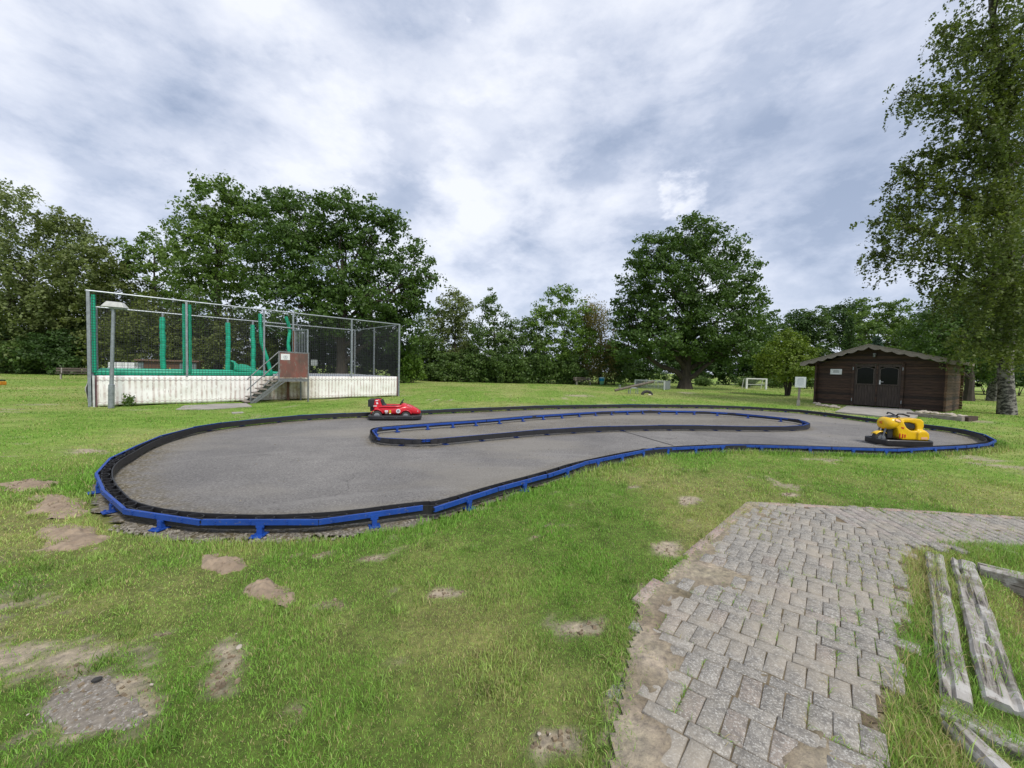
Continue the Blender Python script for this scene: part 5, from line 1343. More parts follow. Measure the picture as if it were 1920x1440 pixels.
for i in range(420):                                   # loose grit along the front barrier feet
    k = r_.choice(range(2, 5)); a, b_ = OUT[k], OUT[k + 1]; t = r_.random(); d = (b_ - a).normalized(); nr = Vector((-d.y, d.x, 0)) * -SO
    p = a.lerp(b_, t) + nr * r_.uniform(-.02, .15); s_ = r_.uniform(.004, .013)
    gp_.box((p.x, p.y, .008 + s_ * .3), (s_ * 2, s_ * 1.6, s_ * 1.2), Matrix.Rotation(r_.uniform(0, 3), 3, 'Z') @ Matrix.Rotation(r_.uniform(-.5, .5), 3, 'X'))
for i in range(420):                                   # pale chips and bits of leaf on the asphalt
    p = Vector((r_.uniform(-5, 13), r_.uniform(4, 13), 0))
    if not in_poly(np.array([p.x]), np.array([p.y]), [(q.x, q.y) for q in OUT])[0]: continue
    s_ = r_.uniform(.004, .010) * (1 if p.length < 8 else 1.4)
    gp_.box((p.x, p.y, .008 + s_ * .2), (s_ * 2.4, s_ * 1.5, s_ * .8), Matrix.Rotation(r_.uniform(0, 3), 3, 'Z'))
o = gp_.build('gravel', pm('grit', (.34, .31, .26), (.16, .14, .11), .9, 9)); tag(o, kind='stuff')

# ================================================================== TREES
def unit(n):
    v = RS.randn(n, 3); return v / np.linalg.norm(v, axis=1)[:, None]
def leaves_mesh(C, nrm_bias, L, W, col, up=.35, rnd_amt=1.):
    """one folded diamond per leaf"""
    n = len(C)
    N_ = unit(n) * rnd_amt + nrm_bias; N_[:, 2] += up; N_ /= np.linalg.norm(N_, axis=1)[:, None] + 1e-9
    T = np.cross(N_, unit(n)); T /= np.linalg.norm(T, axis=1)[:, None] + 1e-9
    B = np.cross(N_, T); sz_ = .45 + 1.1 * RS.rand(n) ** 1.3; l = (L * sz_ * (.85 + .3 * RS.rand(n)))[:, None]; w = (W * sz_)[:, None]
    V = np.empty((n, 4, 3)); V[:, 0] = C - T * l * .5; V[:, 1] = C + B * w * .5 + N_ * w * .12 + T * l * .05; V[:, 2] = C + T * l * .5; V[:, 3] = C - B * w * .5 + N_ * w * .12 + T * l * .05
    b = np.arange(n)[:, None] * 4
    Tq = np.concatenate([b + np.array([0, 1, 2]), b + np.array([0, 2, 3])])
    return V.reshape(-1, 3), Tq, np.repeat(col, 4, 0)
def curve(a, b, sag=.0, k=6, wig=.06):
    a, b = Vector(a), Vector(b); L = (b - a).length; pts = []
    for i in range(k + 1):
        t = i / k; p = a.lerp(b, t); p.z += sag * L * math.sin(math.pi * t)
        if 0 < i < k: p += Vector((rnd.uniform(-1, 1), rnd.uniform(-1, 1), rnd.uniform(-.5, .5))) * L * wig
        pts.append(p)
    return pts
PAL = {'oak': ((.030, .060, .012), (.060, .105, .020)), 'dark': ((.022, .046, .012), (.042, .078, .018)), 'olive': ((.062, .082, .020), (.098, .120, .028)), 'fresh': ((.055, .105, .016), (.105, .165, .026)),
       'birch': ((.060, .082, .018), (.108, .132, .028)), 'brown': ((.115, .100, .032), (.17, .145, .05)), 'blue': ((.035, .066, .050), (.060, .098, .075)), 'ash': ((.046, .086, .016), (.092, .140, .028)), 'willow': ((.070, .094, .030), (.122, .148, .050)), 'lime': ((.065, .105, .010), (.11, .15, .018)), 'mid': ((.038, .074, .018), (.078, .120, .030))}
PAL = {k: tuple(tuple(x * 1.6 for x in c) for c in v) for k, v in PAL.items()}
def tree(name, label, base, lobes, nleaf, leaf=.2, pal='oak', tr=.25, th=None, clump=.55, group=None, bark='bark', stems=1, weep=0., twigs=5, fill=.42, lean=(0, 0), crown_name='crown', hollow=.45):
    base = Vector((base[0], base[1], 0)); root = thing(name, label, 'tree' if 'shrub' not in name and 'bush' not in name else 'bush', base, 0, group)
    nleaf = int(nleaf * 1.35); leaf *= 1.15
    lob = [(np.array(c) - np.array(base), np.array(r) * 1.08) for c, r in lobes]
    zmin = min(c[2] - r[2] for c, r in lob); zmax = max(c[2] + r[2] for c, r in lob)
    th = th or max(.6, zmin + (zmax - zmin) * .55)
    vol = np.array([r[0] * r[1] * r[2] for c, r in lob]) ** .72; vol /= vol.sum()
    Cs = []; Bs = []; cols = []; c1, c2 = np.array(PAL[pal][0]), np.array(PAL[pal][1])
    mb = MB(); tops = []
    for s in range(stems):
        ang = 6.28 * s / max(1, stems) + .4; sp = (0 if stems == 1 else .35)
        top = Vector((lean[0] + math.cos(ang) * sp * 1.5, lean[1] + math.sin(ang) * sp * 1.5, th))
        b0 = Vector((math.cos(ang) * sp * .25, math.sin(ang) * sp * .25, -.1))
        P_ = curve(b0, top, 0, 7, .012); r0 = tr / (stems ** .5)
        rr = [r0 * (1.35 if i == 0 else 1) * (1 - .72 * i / 7) for i in range(8)]
        mb.tube(P_, rr, 9); tops.append((P_, rr))
    for (c, r), f in zip(lob, vol):
        nl = int(nleaf * f); per = 46; nc = max(3, nl // per)
        d = unit(nc); rad = hollow + (1 - hollow) * RS.rand(nc) ** .6
        cc = c + d * rad[:, None] * r
        # ragged outline: a few clumps reach past the lobe
        k = RS.rand(nc) < .12; cc[k] += d[k] * r * .16
        cs = clump * (.55 + .8 * RS.rand(nc)); tint = RS.rand(nc)
        ci = np.repeat(np.arange(nc), per); off = np.clip(RS.randn(len(ci), 3), -1.55, 1.55) * np.array([1, 1, .62]) * .52
        pts = cc[ci] + off * cs[ci][:, None]
        if weep: pts[:, 2] -= weep * RS.rand(len(ci)) ** 2 * 1.
        Cs.append(pts); nb = d[ci] * .55 + off * .3; Bs.append(nb)
        t = np.clip(tint[ci] * .65 + RS.rand(len(ci)) * .5 - .08, 0, 1)[:, None]
        cols.append((c1 * (1 - t) + c2 * t) * (.8 + .4 * RS.rand(len(ci))[:, None]))
        P_, rr = tops[rnd.randrange(len(tops))]
        # limb from the trunk to the lobe
        zt_ = min(th * .98, max(th * .25, c[2] - .55 * math.hypot(c[0] - P_[4].x, c[1] - P_[4].y)))
        i = min(6, max(1, int(zt_ / th * 7))); a = P_[i]
        q = curve(a, c, .04, 5, .05); lr = rr[i] * .55; mb.tube(q, [lr * (1 - .78 * k_ / 5) for k_ in range(6)], 6)
        for j in range(min(twigs, nc)):
            e = cc[rnd.randrange(nc)]; mb.tube(curve(q[rnd.choice((3, 4, 5))], e, .03, 3, .06), [lr * .26, lr * .2, lr * .14, lr * .07], 4)
    Cs = np.concatenate(Cs); V, T, C = leaves_mesh(Cs, np.concatenate(Bs), leaf, leaf * .62, np.concatenate(cols))
    low = V[:, 2] < .03
    V[low, 2] = .03 + RS.rand(low.sum()) * .1
    mk(crown_name, V, T, M['leaf'], root, col=C)
    mb.build('trunk', M[bark], root, smooth=True)
    return root
def LB(items, Y, dep=.8, jit=.35):
    r_ = []
    for it in items:
        px, py, rx, ry = it[:4]; s = Y / F; dy = it[4] if len(it) > 4 else rnd.uniform(-jit, jit) * 4
        c = AT(px, py, Y + dy); s = (Y + dy) / F
        r_.append(((c.x, c.y, c.z), (rx * s, max(rx, ry) * s * dep, ry * s)))
    return r_
def base_at(px, Y): p = AT(px, 720, Y); return (p.x, p.y)

TR = [
 # name, label, trunk px, Y, lobes px, leaves, leaf size, palette, trunk radius, extras
 ('willow_tree', 'tall pale willow with feathery top at the left picture edge', 18, 37, [(25, 415, 62, 66), (-58, 480, 90, 100), (45, 520, 72, 90), (-20, 610, 110, 80), (60, 620, 55, 70), (10, 372, 38, 34)], 23000, .22, 'willow', .3, dict(weep=.9)),
 ('willow_tree', 'second feathery willow, a little lower, just left of the cage', 128, 38, [(120, 452, 50, 46), (155, 500, 52, 56), (100, 560, 60, 70), (160, 600, 60, 70), (115, 415, 30, 24)], 19000, .22, 'willow', .26, dict(weep=.8)),
 ('alder_tree', 'dull green tree rising over the left cage corner post', 205, 39, [(196, 500, 40, 40), (225, 545, 50, 56), (190, 610, 60, 70)], 9000, .22, 'olive', .22, {}),
 ('rowan_tree', 'thin airy tree with sky showing through its top above the cage', 292, 41, [(262, 470, 36, 38), (305, 462, 40, 30), (330, 500, 36, 40), (285, 530, 55, 45), (320, 428, 22, 20)], 4600, .24, 'ash', .2, dict(twigs=9, clump=.6)),
 ('ash_tree', 'tall loose-crowned ash topping the trees above the middle of the cage', 408, 36, [(400, 385, 44, 42), (368, 420, 36, 36), (440, 410, 46, 44), (375, 490, 45, 55), (430, 480, 55, 60), (470, 430, 40, 50), (400, 560, 70, 60), (428, 350, 18, 20)], 17000, .24, 'ash', .34, dict(twigs=8, clump=.65)),
 ('oak_tree', 'massive dark oak overhanging the right end of the cage', 640, 34, [(560, 425, 62, 56), (515, 400, 42, 40), (645, 415, 66, 50), (640, 380, 36, 26), (715, 455, 60, 52), (775, 505, 42, 40), (800, 520, 24, 16), (620, 500, 100, 70), (515, 490, 66, 66), (710, 545, 80, 55), (765, 575, 40, 38), (560, 575, 80, 56), (660, 590, 90, 50), (740, 620, 55, 40), (540, 380, 30, 26), (725, 408, 26, 18)], 42000, .23, 'oak', .5, dict(twigs=8, clump=.62)),
 ('birch_tree', 'pale-topped birch right of the big dark oak', 852, 46, [(850, 582, 32, 38), (865, 630, 40, 44), (832, 630, 46, 50), (815, 600, 20, 24), (850, 560, 16, 18)], 9000, .22, 'willow', .2, dict(weep=.6)),
 ('poplar_tree', 'slim pointed tree between two birches in the middle hedge', 926, 45, [(923, 576, 18, 26), (926, 615, 36, 36), (925, 655, 50, 44), (935, 690, 56, 34), (920, 552, 8, 14)], 11000, .2, 'mid', .2, {}),
 ('hazel_tree', 'low bushy tree in the gap of the middle hedge', 985, 46, [(983, 622, 28, 30), (985, 660, 40, 40), (1000, 690, 44, 30)], 7000, .2, 'mid', .16, dict(stems=3)),
 ('cherry_tree', 'bright green round-topped tree above the far bench', 1055, 45, [(1040, 575, 36, 34), (1075, 585, 32, 36), (1010, 610, 30, 36), (1055, 625, 56, 46), (1085, 650, 40, 40), (1035, 675, 56, 36), (1052, 550, 20, 14)], 15000, .2, 'fresh', .24, {}),
 ('weeping_birch', 'brownish weeping birch between the bright tree and the lone oak', 1124, 46, [(1112, 585, 22, 28), (1128, 625, 30, 44), (1122, 670, 42, 44), (1108, 600, 14, 30)], 10000, .16, 'brown', .16, dict(weep=1.4)),
 ('oak_tree', 'great spreading lone oak with a thick forked trunk on the lawn', 1284, 38.8, [(1300, 440, 40, 34), (1222, 470, 44, 38), (1262, 468, 44, 36), (1345, 468, 46, 44), (1192, 528, 36, 36), (1246, 530, 56, 44), (1318, 530, 62, 50), (1382, 520, 36, 46), (1400, 570, 36, 40), (1200, 590, 50, 40), (1270, 595, 70, 44), (1345, 605, 70, 46), (1405, 625, 42, 38), (1182, 610, 30, 30), (1235, 640, 62, 34), (1310, 650, 60, 30), (1380, 655, 52, 30), (1298, 412, 14, 14), (1180, 650, 36, 26)], 46000, .23, 'oak', .62, dict(twigs=9, clump=.62, th=6.5)),
 ('japanese_maple', 'small yellow-green tree with several thin stems left of the cabin', 1477, 30, [(1478, 645, 30, 26), (1458, 668, 30, 28), (1497, 672, 30, 28), (1478, 690, 44, 22), (1445, 690, 20, 18), (1508, 692, 18, 16)], 9500, .15, 'lime', .16, dict(stems=4, clump=.38)),
 ('pine_tree', 'dark pine left in the distant wood over the cabin', 1500, 62, [(1500, 598, 26, 16), (1488, 620, 24, 22), (1515, 622, 24, 20), (1500, 650, 30, 26)], 6000, .28, 'dark', .3, dict(clump=.8)),
 ('birch_tree', 'grey-green birch among the pines behind the cabin', 1532, 62, [(1530, 595, 22, 20), (1535, 625, 26, 30), (1530, 665, 28, 30)], 5200, .26, 'mid', .24, {}),
 ('pine_tree', 'dark flat-topped pine in the middle of the distant wood', 1585, 64, [(1572, 583, 24, 12), (1600, 578, 26, 12), (1585, 602, 36, 18), (1575, 630, 30, 22), (1605, 625, 24, 20)], 7000, .28, 'dark', .3, dict(clump=.8)),
 ('lime_tree', 'broad bright green tree above the cabin ridge', 1660, 52, [(1640, 590, 38, 32), (1682, 596, 36, 34), (1622, 625, 32, 34), (1665, 640, 50, 40), (1705, 630, 34, 36), (1620, 665, 36, 28), (1690, 670, 44, 28)], 14000, .24, 'ash', .3, {}),
 ('oak_tree', 'dull green tree filling the gap between the lone oak and the pines', 1445, 56, [(1440, 605, 32, 26), (1425, 640, 36, 34), (1458, 640, 30, 34), (1440, 680, 42, 30)], 9000, .25, 'oak', .3, {}),
 ('hornbeam_tree', 'dark dense tree behind the right side of the cabin', 1817, 29, [(1770, 580, 40, 40), (1745, 620, 34, 44), (1800, 600, 50, 60), (1850, 600, 50, 70), (1770, 665, 40, 34), (1830, 670, 50, 34)], 17000, .17, 'oak', .3, dict(weep=.7)),
]
for nm_, lb, px, Y_, lo_, nl, ls, pal, tr_, kw in TR:
    tree(nm_, lb, base_at(px, Y_), LB(lo_, Y_), nl, ls, pal, tr_, **kw)
def spruce(label, px, Y_, top_py, wpx, pal, n):
    b = base_at(px, Y_); tp = AT(px, top_py, Y_); h = tp.z; root = thing('spruce_tree', label, 'tree', (b[0], b[1], 0))
    w_ = wpx * Y_ / F; k = 26; Cs = []; 
    mb = MB(); mb.tube([(0, 0, 0), (0, 0, h * .97)], [.16, .02], 7)
    for i in range(k):
        t = i / k; z = h * (.08 + .92 * t); rr = w_ * (1 - t) ** .85 + .05
        for j in range(9):
            q = 6.28 * (j / 9 + i * .37); m_ = max(6, int(n / k / 9)); s = RS.rand(m_) ** .7
            x = np.cos(q) * rr * s + RS.randn(m_) * .10; y = np.sin(q) * rr * s + RS.randn(m_) * .10
            Cs.append(np.stack([x, y, z - .28 * rr * s + RS.randn(m_) * .07], 1))
            mb.tube([(0, 0, z), (math.cos(q) * rr * .9, math.sin(q) * rr * .9, z - .25 * rr)], [.025, .006], 3)
    Cs = np.concatenate(Cs); t = RS.rand(len(Cs))[:, None]; c1, c2 = np.array(PAL[pal][0]), np.array(PAL[pal][1])
    V, T, C = leaves_mesh(Cs, np.zeros((len(Cs), 3)), .22, .09, c1 * (1 - t) + c2 * t)
    mk('crown', V, T, M['leaf'], root, col=C); mb.build('trunk', M['bark'], root)
spruce('narrow dark spruce rising behind the left roof slope of the cabin', 1588, 40, 592, 22, 'dark', 5200)
spruce('small blue-grey spruce peeping over the cabin ridge', 1640, 36, 630, 22, 'blue', 4500)

# hedge shrubs that close the view at the lawn's edge
def shrub(label, px, Y_, py0, py1, hw, pal, n, name='shrub', ls=.19, group=None):
    cy = (py0 + py1) / 2; hh = (py1 - py0) / 2; lo_ = []
    for i in range(5):
        lo_.append((px + rnd.uniform(-.55, .55) * hw, cy + rnd.uniform(-.35, .45) * hh, hw * rnd.uniform(.45, .7), hh * rnd.uniform(.5, .66)))
    lo_.append((px, py0 + hh * .55, hw * .5, hh * .5)); lo_.append((px - hw * .4, py1 - hh * .5, hw * .5, hh * .45)); lo_.append((px + hw * .4, py1 - hh * .5, hw * .5, hh * .45))
    return tree(name, label, base_at(px, Y_), LB(lo_, Y_, .7, .25), n, ls, pal, .10, stems=3, twigs=3, group=group, crown_name='foliage', th=1.2, hollow=.3)
gL = 'dark shrubs closing the left wood'
for px, Y_, t, hw, pal in ((-70, 36, 600, 70, 'dark'), (20, 36, 610, 60, 'mid'), (95, 36, 615, 55, 'dark'), (150, 38, 590, 45, 'dark'), (60, 41, 560, 80, 'dark'), (-30, 41, 540, 80, 'dark')):
    shrub('dark leafy shrub in the wood edge left of the cage', px, Y_, t, 706, hw, pal, 7000, group=gL)
gC = 'shrubs behind the cage'
for px, Y_, t, hw, pal in ((215, 37, 560, 50, 'olive'), (275, 36, 545, 52, 'olive'), (345, 36, 560, 50, 'olive'), (415, 36, 575, 50, 'olive'), (480, 37, 590, 50, 'olive'), (250, 42, 510, 70, 'olive'), (350, 42, 520, 70, 'olive')):
    shrub('olive shrub seen through the net behind the cage', px, Y_, t, 706, hw, pal, 7500, group=gC)
gO = 'shrubs under the dark oak'
for px, Y_, t, hw, pal in ((545, 38, 600, 50, 'dark'), (610, 38, 600, 50, 'dark'), (680, 38, 605, 50, 'dark'), (740, 38, 615, 40, 'dark'), (590, 45, 560, 90, 'dark'), (700, 45, 560, 80, 'dark')):
    shrub('dark shrub in the shade beneath the massive oak', px, Y_, t, 714, hw, pal, 6500, group=gO)
shrub('yellow-green bush at the foot of the right cage corner', 772, 37, 655, 716, 24, 'fresh', 3800)
gM = 'hedge shrubs along the middle lawn edge'
for px, Y_, t, hw, pal in ((805, 44, 615, 44, 'mid'), (838, 43, 660, 40, 'mid'), (880, 43, 655, 40, 'mid'), (910, 43, 668, 34, 'mid'), (960, 43, 665, 38, 'mid'), (1010, 44, 655, 40, 'mid'), (1062, 44, 660, 42, 'mid'), (1150, 46, 635, 36, 'mid'), (795, 50, 590, 40, 'dark'), (960, 52, 630, 60, 'dark'), (1090, 52, 620, 60, 'dark'), (870, 52, 625, 60, 'dark')):
    shrub('leafy hedge shrub behind the middle of the lawn', px, Y_, t, 720, hw, pal, 6800, group=gM)
gK = 'dark hedge behind the lone oak'
for px in range(1175, 1470, 38):
    shrub('dark hedge shrub behind the lone oak', px, 58 + rnd.uniform(-2, 2), 640 + rnd.uniform(-8, 8), 722, 34, 'dark', 6200, group=gK, ls=.24)
gR = 'low round shrubs on the far right lawn'
for px, t, hw in ((1322, 706, 16), (1400, 705, 14), (1452, 702, 18), (1465, 706, 14), (1512, 702, 20), (1525, 700, 16)):
    shrub('low round shrub on the far lawn near the goal', px, 48, t, 725, hw, 'mid', 1500, name='low_shrub', ls=.16, group=gR)
gW = 'dark undergrowth behind the cabin'
for px, Y_, t, hw in ((1490, 66, 650, 40), (1550, 66, 640, 45), (1610, 56, 650, 45), (1670, 56, 650, 50), (1730, 50, 640, 45), (1790, 46, 640, 45), (1850, 44, 640, 50), (1910, 42, 630, 60), (1700, 60, 600, 50), (1770, 56, 560, 60), (1850, 54, 540, 70), (1930, 50, 540, 70)):
    shrub('dark shrub in the undergrowth behind the cabin', px, Y_, t, 726, hw, 'dark', 6500, group=gW, ls=.24)
pw = G(241, 760)
def weed(label, p, h, n):
    root = thing('weed', label, 'plant', p); C_ = np.abs(RS.randn(n, 3)) * np.array([0, 0, h * .4]) + RS.randn(n, 3) * np.array([.07, .07, .03]); C_[:, 2] += .06
    t = RS.rand(n)[:, None]; V, T, C = leaves_mesh(C_, np.zeros((n, 3)), .10, .05, np.array([.05, .10, .02]) * (1 - t) + np.array([.10, .17, .03]) * t)
    mk('foliage', V, T, M['leaf'], root, col=C); mb = MB(); mb.tube([(0, 0, 0), (.02, 0, h * .7)], [.008, .003], 5); mb.build('stem', M['twig'], root)
weed('leafy weed growing against the skirt right of the lamp post', G(242, 762), .34, 150)

# ---------------------------------------------------------------- the big birch on the right
YB = 18.
bb0 = G(1888, 777); broot = thing('birch_tree', 'huge weeping birch with a white trunk towering at the right picture edge', 'tree', bb0)
bx0 = Vector((bb0.x, bb0.y, 0))
def bp_(px, py, dy=0): return AT(px, py, bb0.y + dy) - bx0
mb = MB()
trunk = [Vector((0, 0, -.1)), bp_(1887, 730), bp_(1884, 680, .1), bp_(1890, 620), bp_(1893, 560), bp_(1886, 505, -.1), bp_(1896, 420), bp_(1890, 330), bp_(1880, 230), bp_(1872, 120, .2), bp_(1860, 20), bp_(1850, -80), bp_(1845, -150)]
rT = [.34, .265, .25, .25, .27, .24, .21, .18, .15, .12, .09, .05, .02]
mb.tube(trunk, rT, 14)
mb.tube([trunk[4], bp_(1915, 500, .4), bp_(1945, 420, .9), bp_(1965, 300, 1.2), bp_(1970, 160, 1.4), bp_(1975, 20, 1.4), bp_(1970, -80, 1.2)], [.2, .19, .17, .14, .1, .06, .02], 10)
mb.build('trunk', M['birchbark'], broot, smooth=True)
mbT = MB(); strand_pts = []; LV = []; LN = []
def branch(pts, r0, drop, dens, hang=1.2):
    P_ = [Vector(p) for p in pts]; k = len(P_); mbT.tube(P_, [r0 * (1 - .8 * i / (k - 1)) for i in range(k)], 7)
    L = sum((P_[i + 1] - P_[i]).length for i in range(k - 1)); n = int(L * dens)
    for _ in range(n):
        t = rnd.random() ** .7 * (k - 1); i = min(k - 2, int(t)); p = P_[i].lerp(P_[i + 1], t - i)
        # short side twig, then a hanging strand
        sd = Vector((rnd.gauss(0, 1), rnd.gauss(0, 1), rnd.gauss(.25, .4))).normalized(); ln = rnd.uniform(.15, .9)
        e = p + sd * ln; hl = hang * rnd.uniform(.3, 1.2)
        f_ = e + Vector((sd.x * .25 + rnd.gauss(0, .07), sd.y * .25 + rnd.gauss(0, .07), -hl))
        md = e.lerp(f_, .4) + Vector((sd.x, sd.y, 0)) * .12
        strand_pts.append((p, e, md, f_))
lobesB = [(1862, 60, 95, 60), (1805, 95, 46, 44), (1770, 68, 22, 20), (1900, 100, 90, 80), (1850, 165, 80, 56), (1790, 205, 56, 40), (1712, 178, 36, 22), (1760, 190, 30, 24), (1870, 260, 90, 80), (1800, 300, 60, 60), (1705, 335, 36, 36), (1750, 370, 60, 56), (1840, 380, 80, 80), (1665, 430, 36, 40), (1715, 445, 46, 50), (1650, 490, 22, 40), (1800, 470, 76, 76), (1880, 460, 80, 90), (1760, 540, 36, 50), (1830, 570, 66, 60), (1905, 590, 70, 70), (1820, 645, 46, 40), (1905, 655, 46, 40), (1960, 300, 90, 120), (1970, 120, 90, 110), (1960, 500, 80, 110), (1880, -40, 110, 60), (1740, 300, 26, 30), (1690, 395, 30, 26), (1893, 560, 40, 60, -1.6), (1888, 640, 36, 44, -1.5), (1890, 480, 50, 60, -1.7), (1885, 370, 50, 60, -1.4), (1880, 260, 50, 50, -1.2)]
for (px, py, rx, ry, *dz_) in lobesB:
    s = bb0.y / F
    dpt = dz_[0] if dz_ else rnd.uniform(-1.3, 1.3) * (1.4 if rx > 60 else .8)
    c = bp_(px, py, dpt)
    # nearest lower trunk point
    tgt = min(trunk[2:11], key=lambda q: abs((q.z) - (c.z - .35 * math.hypot(c.x - q.x, c.y - q.y))))
    pts = curve(tgt, c + Vector((0, 0, ry * s * .35)), .06, 6, .05)
    d = (pts[-1] - pts[-2]).normalized(); pts.append(pts[-1] + Vector((d.x, d.y, -.15)).normalized() * rx * s * .8)
    branch(pts, (.042 + .024 * rx / 30), .3, 8, 1.0)
    a_ = rx * ry * s * s
    for _ in range(max(6, int(a_ * 19))):
        v = Vector((rnd.gauss(0, 1), rnd.gauss(0, 1), rnd.gauss(0, 1))).normalized() * rnd.random() ** .45
        e = c + Vector((v.x * rx * s, v.y * rx * s * .9, v.z * ry * s)); hl = rnd.uniform(.25, 1.05)
        p = e + Vector((rnd.gauss(0, .25), rnd.gauss(0, .25), rnd.uniform(.0, .3))); f_ = e + Vector((rnd.gauss(0, .12), rnd.gauss(0, .12), -hl))
        strand_pts.append((p, e, e.lerp(f_, .5) + Vector((rnd.gauss(0, .05), rnd.gauss(0, .05), 0)), f_))
TV = []; TF = []
for p, e, md, f_ in strand_pts:
    k = rnd.randint(26, 40)
    for _ in range(k):
        t = rnd.random() * 3
        q = p.lerp(e, t) if t < 1 else (e.lerp(md, t - 1) if t < 2 else md.lerp(f_, t - 2))
        LV.append((q.x + rnd.gauss(0, .055), q.y + rnd.gauss(0, .055), q.z + rnd.gauss(0, .05)))
    if rnd.random() < .5:
        b = len(TV); w_ = .005
        for q, ww in ((p, w_ * 2), (e, w_ * 1.6), (md, w_), (f_, w_ * .5)): TV += [(q.x - ww, q.y, q.z), (q.x + ww, q.y + ww, q.z)]
        for i in range(3): TF.append([b + i * 2, b + i * 2 + 1, b + i * 2 + 3, b + i * 2 + 2])
LV = np.array(LV); n = len(LV)
tc_ = fbm(LV[:, 0] * .8 + 5, LV[:, 2] * .8, 200, 3)
t = np.clip((tc_ - .35) * 1.6 + RS.randn(n) * .2, 0, 1)[:, None]
V, T, C = leaves_mesh(LV, np.zeros((n, 3)), .112, .085, (np.array([.085, .122, .026]) * (1 - t) + np.array([.165, .205, .040]) * t) * (.65 + .7 * RS.rand(n)[:, None]), up=.2)
mk('crown', V, T, M['leaf'], broot, col=C)
b_ = mbT.build('branches', M['bark'], broot, smooth=True)
o = mk('hanging_twigs', TV, TF, M['twig'], broot)
# two paler trunks further back carry their crowns above and outside the frame
tree('birch_tree', 'second white-trunked birch standing close behind the huge one', (G(1868, 752).x, G(1868, 752).y), LB([(1880, 560, 60, 60), (1930, 480, 80, 90), (1900, 380, 80, 80), (1960, 600, 60, 70), (1910, 650, 40, 30)], 29.5), 15000, .14, 'birch', .42, bark='birchbark', weep=1., th=14)


# ------------------------------------------------------------------ sky, sun, view
SUN_AZ, SUN_EL = math.radians(146), math.radians(52)     # azimuth from +Y, behind the camera to the right
sdir = Vector((math.sin(SUN_AZ) * math.cos(SUN_EL), math.cos(SUN_AZ) * math.cos(SUN_EL), math.sin(SUN_EL)))
sl = bpy.data.lights.new('sun', 'SUN'); sl.energy = 1.5; sl.angle = math.radians(12); sl.color = (1, .955, .88)
so_ = bpy.data.objects.new('sun', sl); COL.objects.link(so_)
so_.rotation_euler = (-sdir).to_track_quat('-Z', 'Y').to_euler(); so_.location = (0, 0, 50)

w = bpy.data.worlds.new("World"); scene.world = w; w.use_nodes = True
nt = w.node_tree; bg = nt.nodes['Background']
sky = N(nt, 'ShaderNodeTexSky', sky_type='NISHITA'); sky.sun_disc = False
sky.sun_elevation = SUN_EL; sky.sun_rotation = SUN_AZ
tc = N(nt, 'ShaderNodeTexCoord'); sep = N(nt, 'ShaderNodeSeparateXYZ'); link(nt, tc.outputs['Generated'], sep.inputs[0])
def mth(op, a, b=None, c=None, clamp=False):
    n = N(nt, 'ShaderNodeMath', operation=op); n.use_clamp = clamp
    for s_, v in zip(n.inputs, (a, b, c)):
        if v is None: continue
        if isinstance(v, (int, float)): s_.default_value = v
        else: link(nt, v, s_)
    return n.outputs[0]
nrmz = N(nt, 'ShaderNodeVectorMath', operation='NORMALIZE'); link(nt, tc.outputs['Generated'], nrmz.inputs[0])
sep = N(nt, 'ShaderNodeSeparateXYZ'); link(nt, nrmz.outputs[0], sep.inputs[0])
zc = mth('ADD', mth('MAXIMUM', sep.outputs['Z'], 0.), .62)
cmb = N(nt, 'ShaderNodeCombineXYZ')
link(nt, mth('DIVIDE', sep.outputs['X'], zc), cmb.inputs[0]); link(nt, mth('DIVIDE', sep.outputs['Y'], zc), cmb.inputs[1]); link(nt, mth('MULTIPLY', sep.outputs['Z'], 1.15), cmb.inputs[2])
cv = cmb.outputs[0]
def wn(scale, det, rough, dist, off, st=(1, 1, 1), rot=0):
    mp = N(nt, 'ShaderNodeMapping'); mp.inputs['Location'].default_value = off; mp.inputs['Scale'].default_value = st
    mp.inputs['Rotation'].default_value = (0, 0, rot)
    link(nt, cv, mp.inputs['Vector']); return noise(nt, scale, det, rough, mp.outputs['Vector'], dist)
big = wn(1.5, 2, .5, .15, (3.1, 1.7, 0), (1., 1., 1.), .5)
mid = wn(3.9, 6, .52, .12, (7.3, 2.9, 4), (1., 1., 1.), .5)
sml = wn(12.0, 7, .58, .15, (1.3, 5.9, 2), (1., 1., 1.), .3)
puff = ramp(nt, mth('ADD', mth('MULTIPLY', sml, .7), mth('MULTIPLY', wn(22., 6, .6, .1, (4., 2., 9.)), .3)), [(.30, .25), (.47, 1.)])
fluff = mth('ADD', mth('MULTIPLY', sml, .6), mth('MULTIPLY', wn(26., 6, .62, .1, (4., 2., 9.)), .4))
lay = ramp(nt, wn(5.2, 9, .62, .1, (9.1, 3.3, 7.), (1., 1., 1.3), .5), [(.40, 0.), (.50, .55), (.62, 1.)])
val = mth('ADD', mth('ADD', mth('MULTIPLY', big, .42), mth('MULTIPLY', mid, .55)), mth('ADD', mth('MULTIPLY', sml, .14), mth('MULTIPLY', mth('SUBTRACT', lay, .5), .115)))   # centred on .555
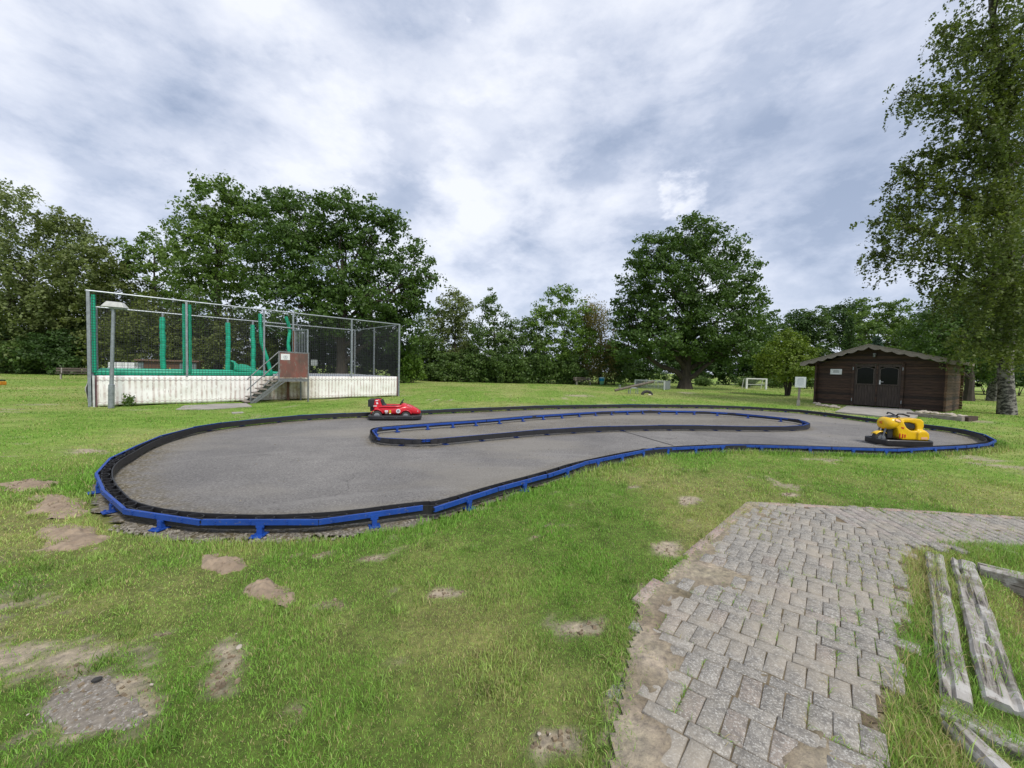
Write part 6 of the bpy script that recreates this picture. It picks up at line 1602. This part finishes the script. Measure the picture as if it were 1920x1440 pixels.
def blob(px, py, rad, amt):
    global val
    d = ray(px, py).normalized()
    vd = N(nt, 'ShaderNodeVectorMath', operation='DOT_PRODUCT'); nv = N(nt, 'ShaderNodeVectorMath', operation='NORMALIZE')
    link(nt, tc.outputs['Generated'], nv.inputs[0]); link(nt, nv.outputs[0], vd.inputs[0]); vd.inputs[1].default_value = d
    mr = N(nt, 'ShaderNodeMapRange', interpolation_type='SMOOTHSTEP'); mr.inputs[1].default_value = math.cos(rad); mr.inputs[2].default_value = 1.
    mr.inputs[3].default_value = 0.; mr.inputs[4].default_value = amt
    link(nt, vd.outputs['Value'], mr.inputs[0])
    if amt < .13: val = mth('ADD', val, mth('MULTIPLY', mr.outputs[0], mth('MULTIPLY', mth('ADD', mid, .1), 1.65)))
    else:                                  # a heaped cloud: ragged edge from the fine noise
        g = mth('ADD', mth('MULTIPLY', mr.outputs[0], .62 / amt), mth('MULTIPLY', mth('SUBTRACT', fluff, .5), 2.1))
        e = N(nt, 'ShaderNodeMapRange', interpolation_type='SMOOTHSTEP'); e.inputs[1].default_value = .26; e.inputs[2].default_value = .62; e.inputs[3].default_value = 0.; e.inputs[4].default_value = amt
        link(nt, g, e.inputs[0]); val = mth('ADD', val, e.outputs[0])
for b_ in ((1650, 230, .36, -.11), (760, -30, .22, -.13), (1180, 150, .16, -.07), (300, 310, .22, -.08), (60, 60, .25, -.05), (1280, 356, .075, .135), (900, 230, .34, .035), (80, 330, .28, .08), (1450, 430, .16, .06),
           (1700, 480, .20, .08), (560, 200, .2, .05), (1080, 560, .10, .03)):
    blob(*b_)
ccol = ramp(nt, val, [(.37, (.20, .24, .325)), (.46, (.275, .312, .395)), (.53, (.35, .38, .455)), (.59, (.415, .44, .505)), (.69, (.51, .525, .565))])
hz = N(nt, 'ShaderNodeMapRange'); hz.inputs[1].default_value = 0.; hz.inputs[2].default_value = .35; hz.inputs[3].default_value = .35; hz.inputs[4].default_value = 0.
link(nt, sep.outputs['Z'], hz.inputs[0])
ccol = mixc(nt, hz.outputs[0], ccol, (.37, .41, .50))
c10 = mixc(nt, 1., ccol, (10., 10., 10.), 'MULTIPLY')
fin = mixc(nt, .93, sky.outputs[0], c10)
link(nt, fin, bg.inputs['Color']); bg.inputs['Strength'].default_value = .1
scene.view_settings.view_transform = 'Standard'; scene.view_settings.look = 'None'
scene.view_settings.gamma = 1.; scene.view_settings.exposure = 0.95
scene.cycles.max_bounces = 6; scene.cycles.transparent_max_bounces = 4
scene.cycles.use_denoising = True
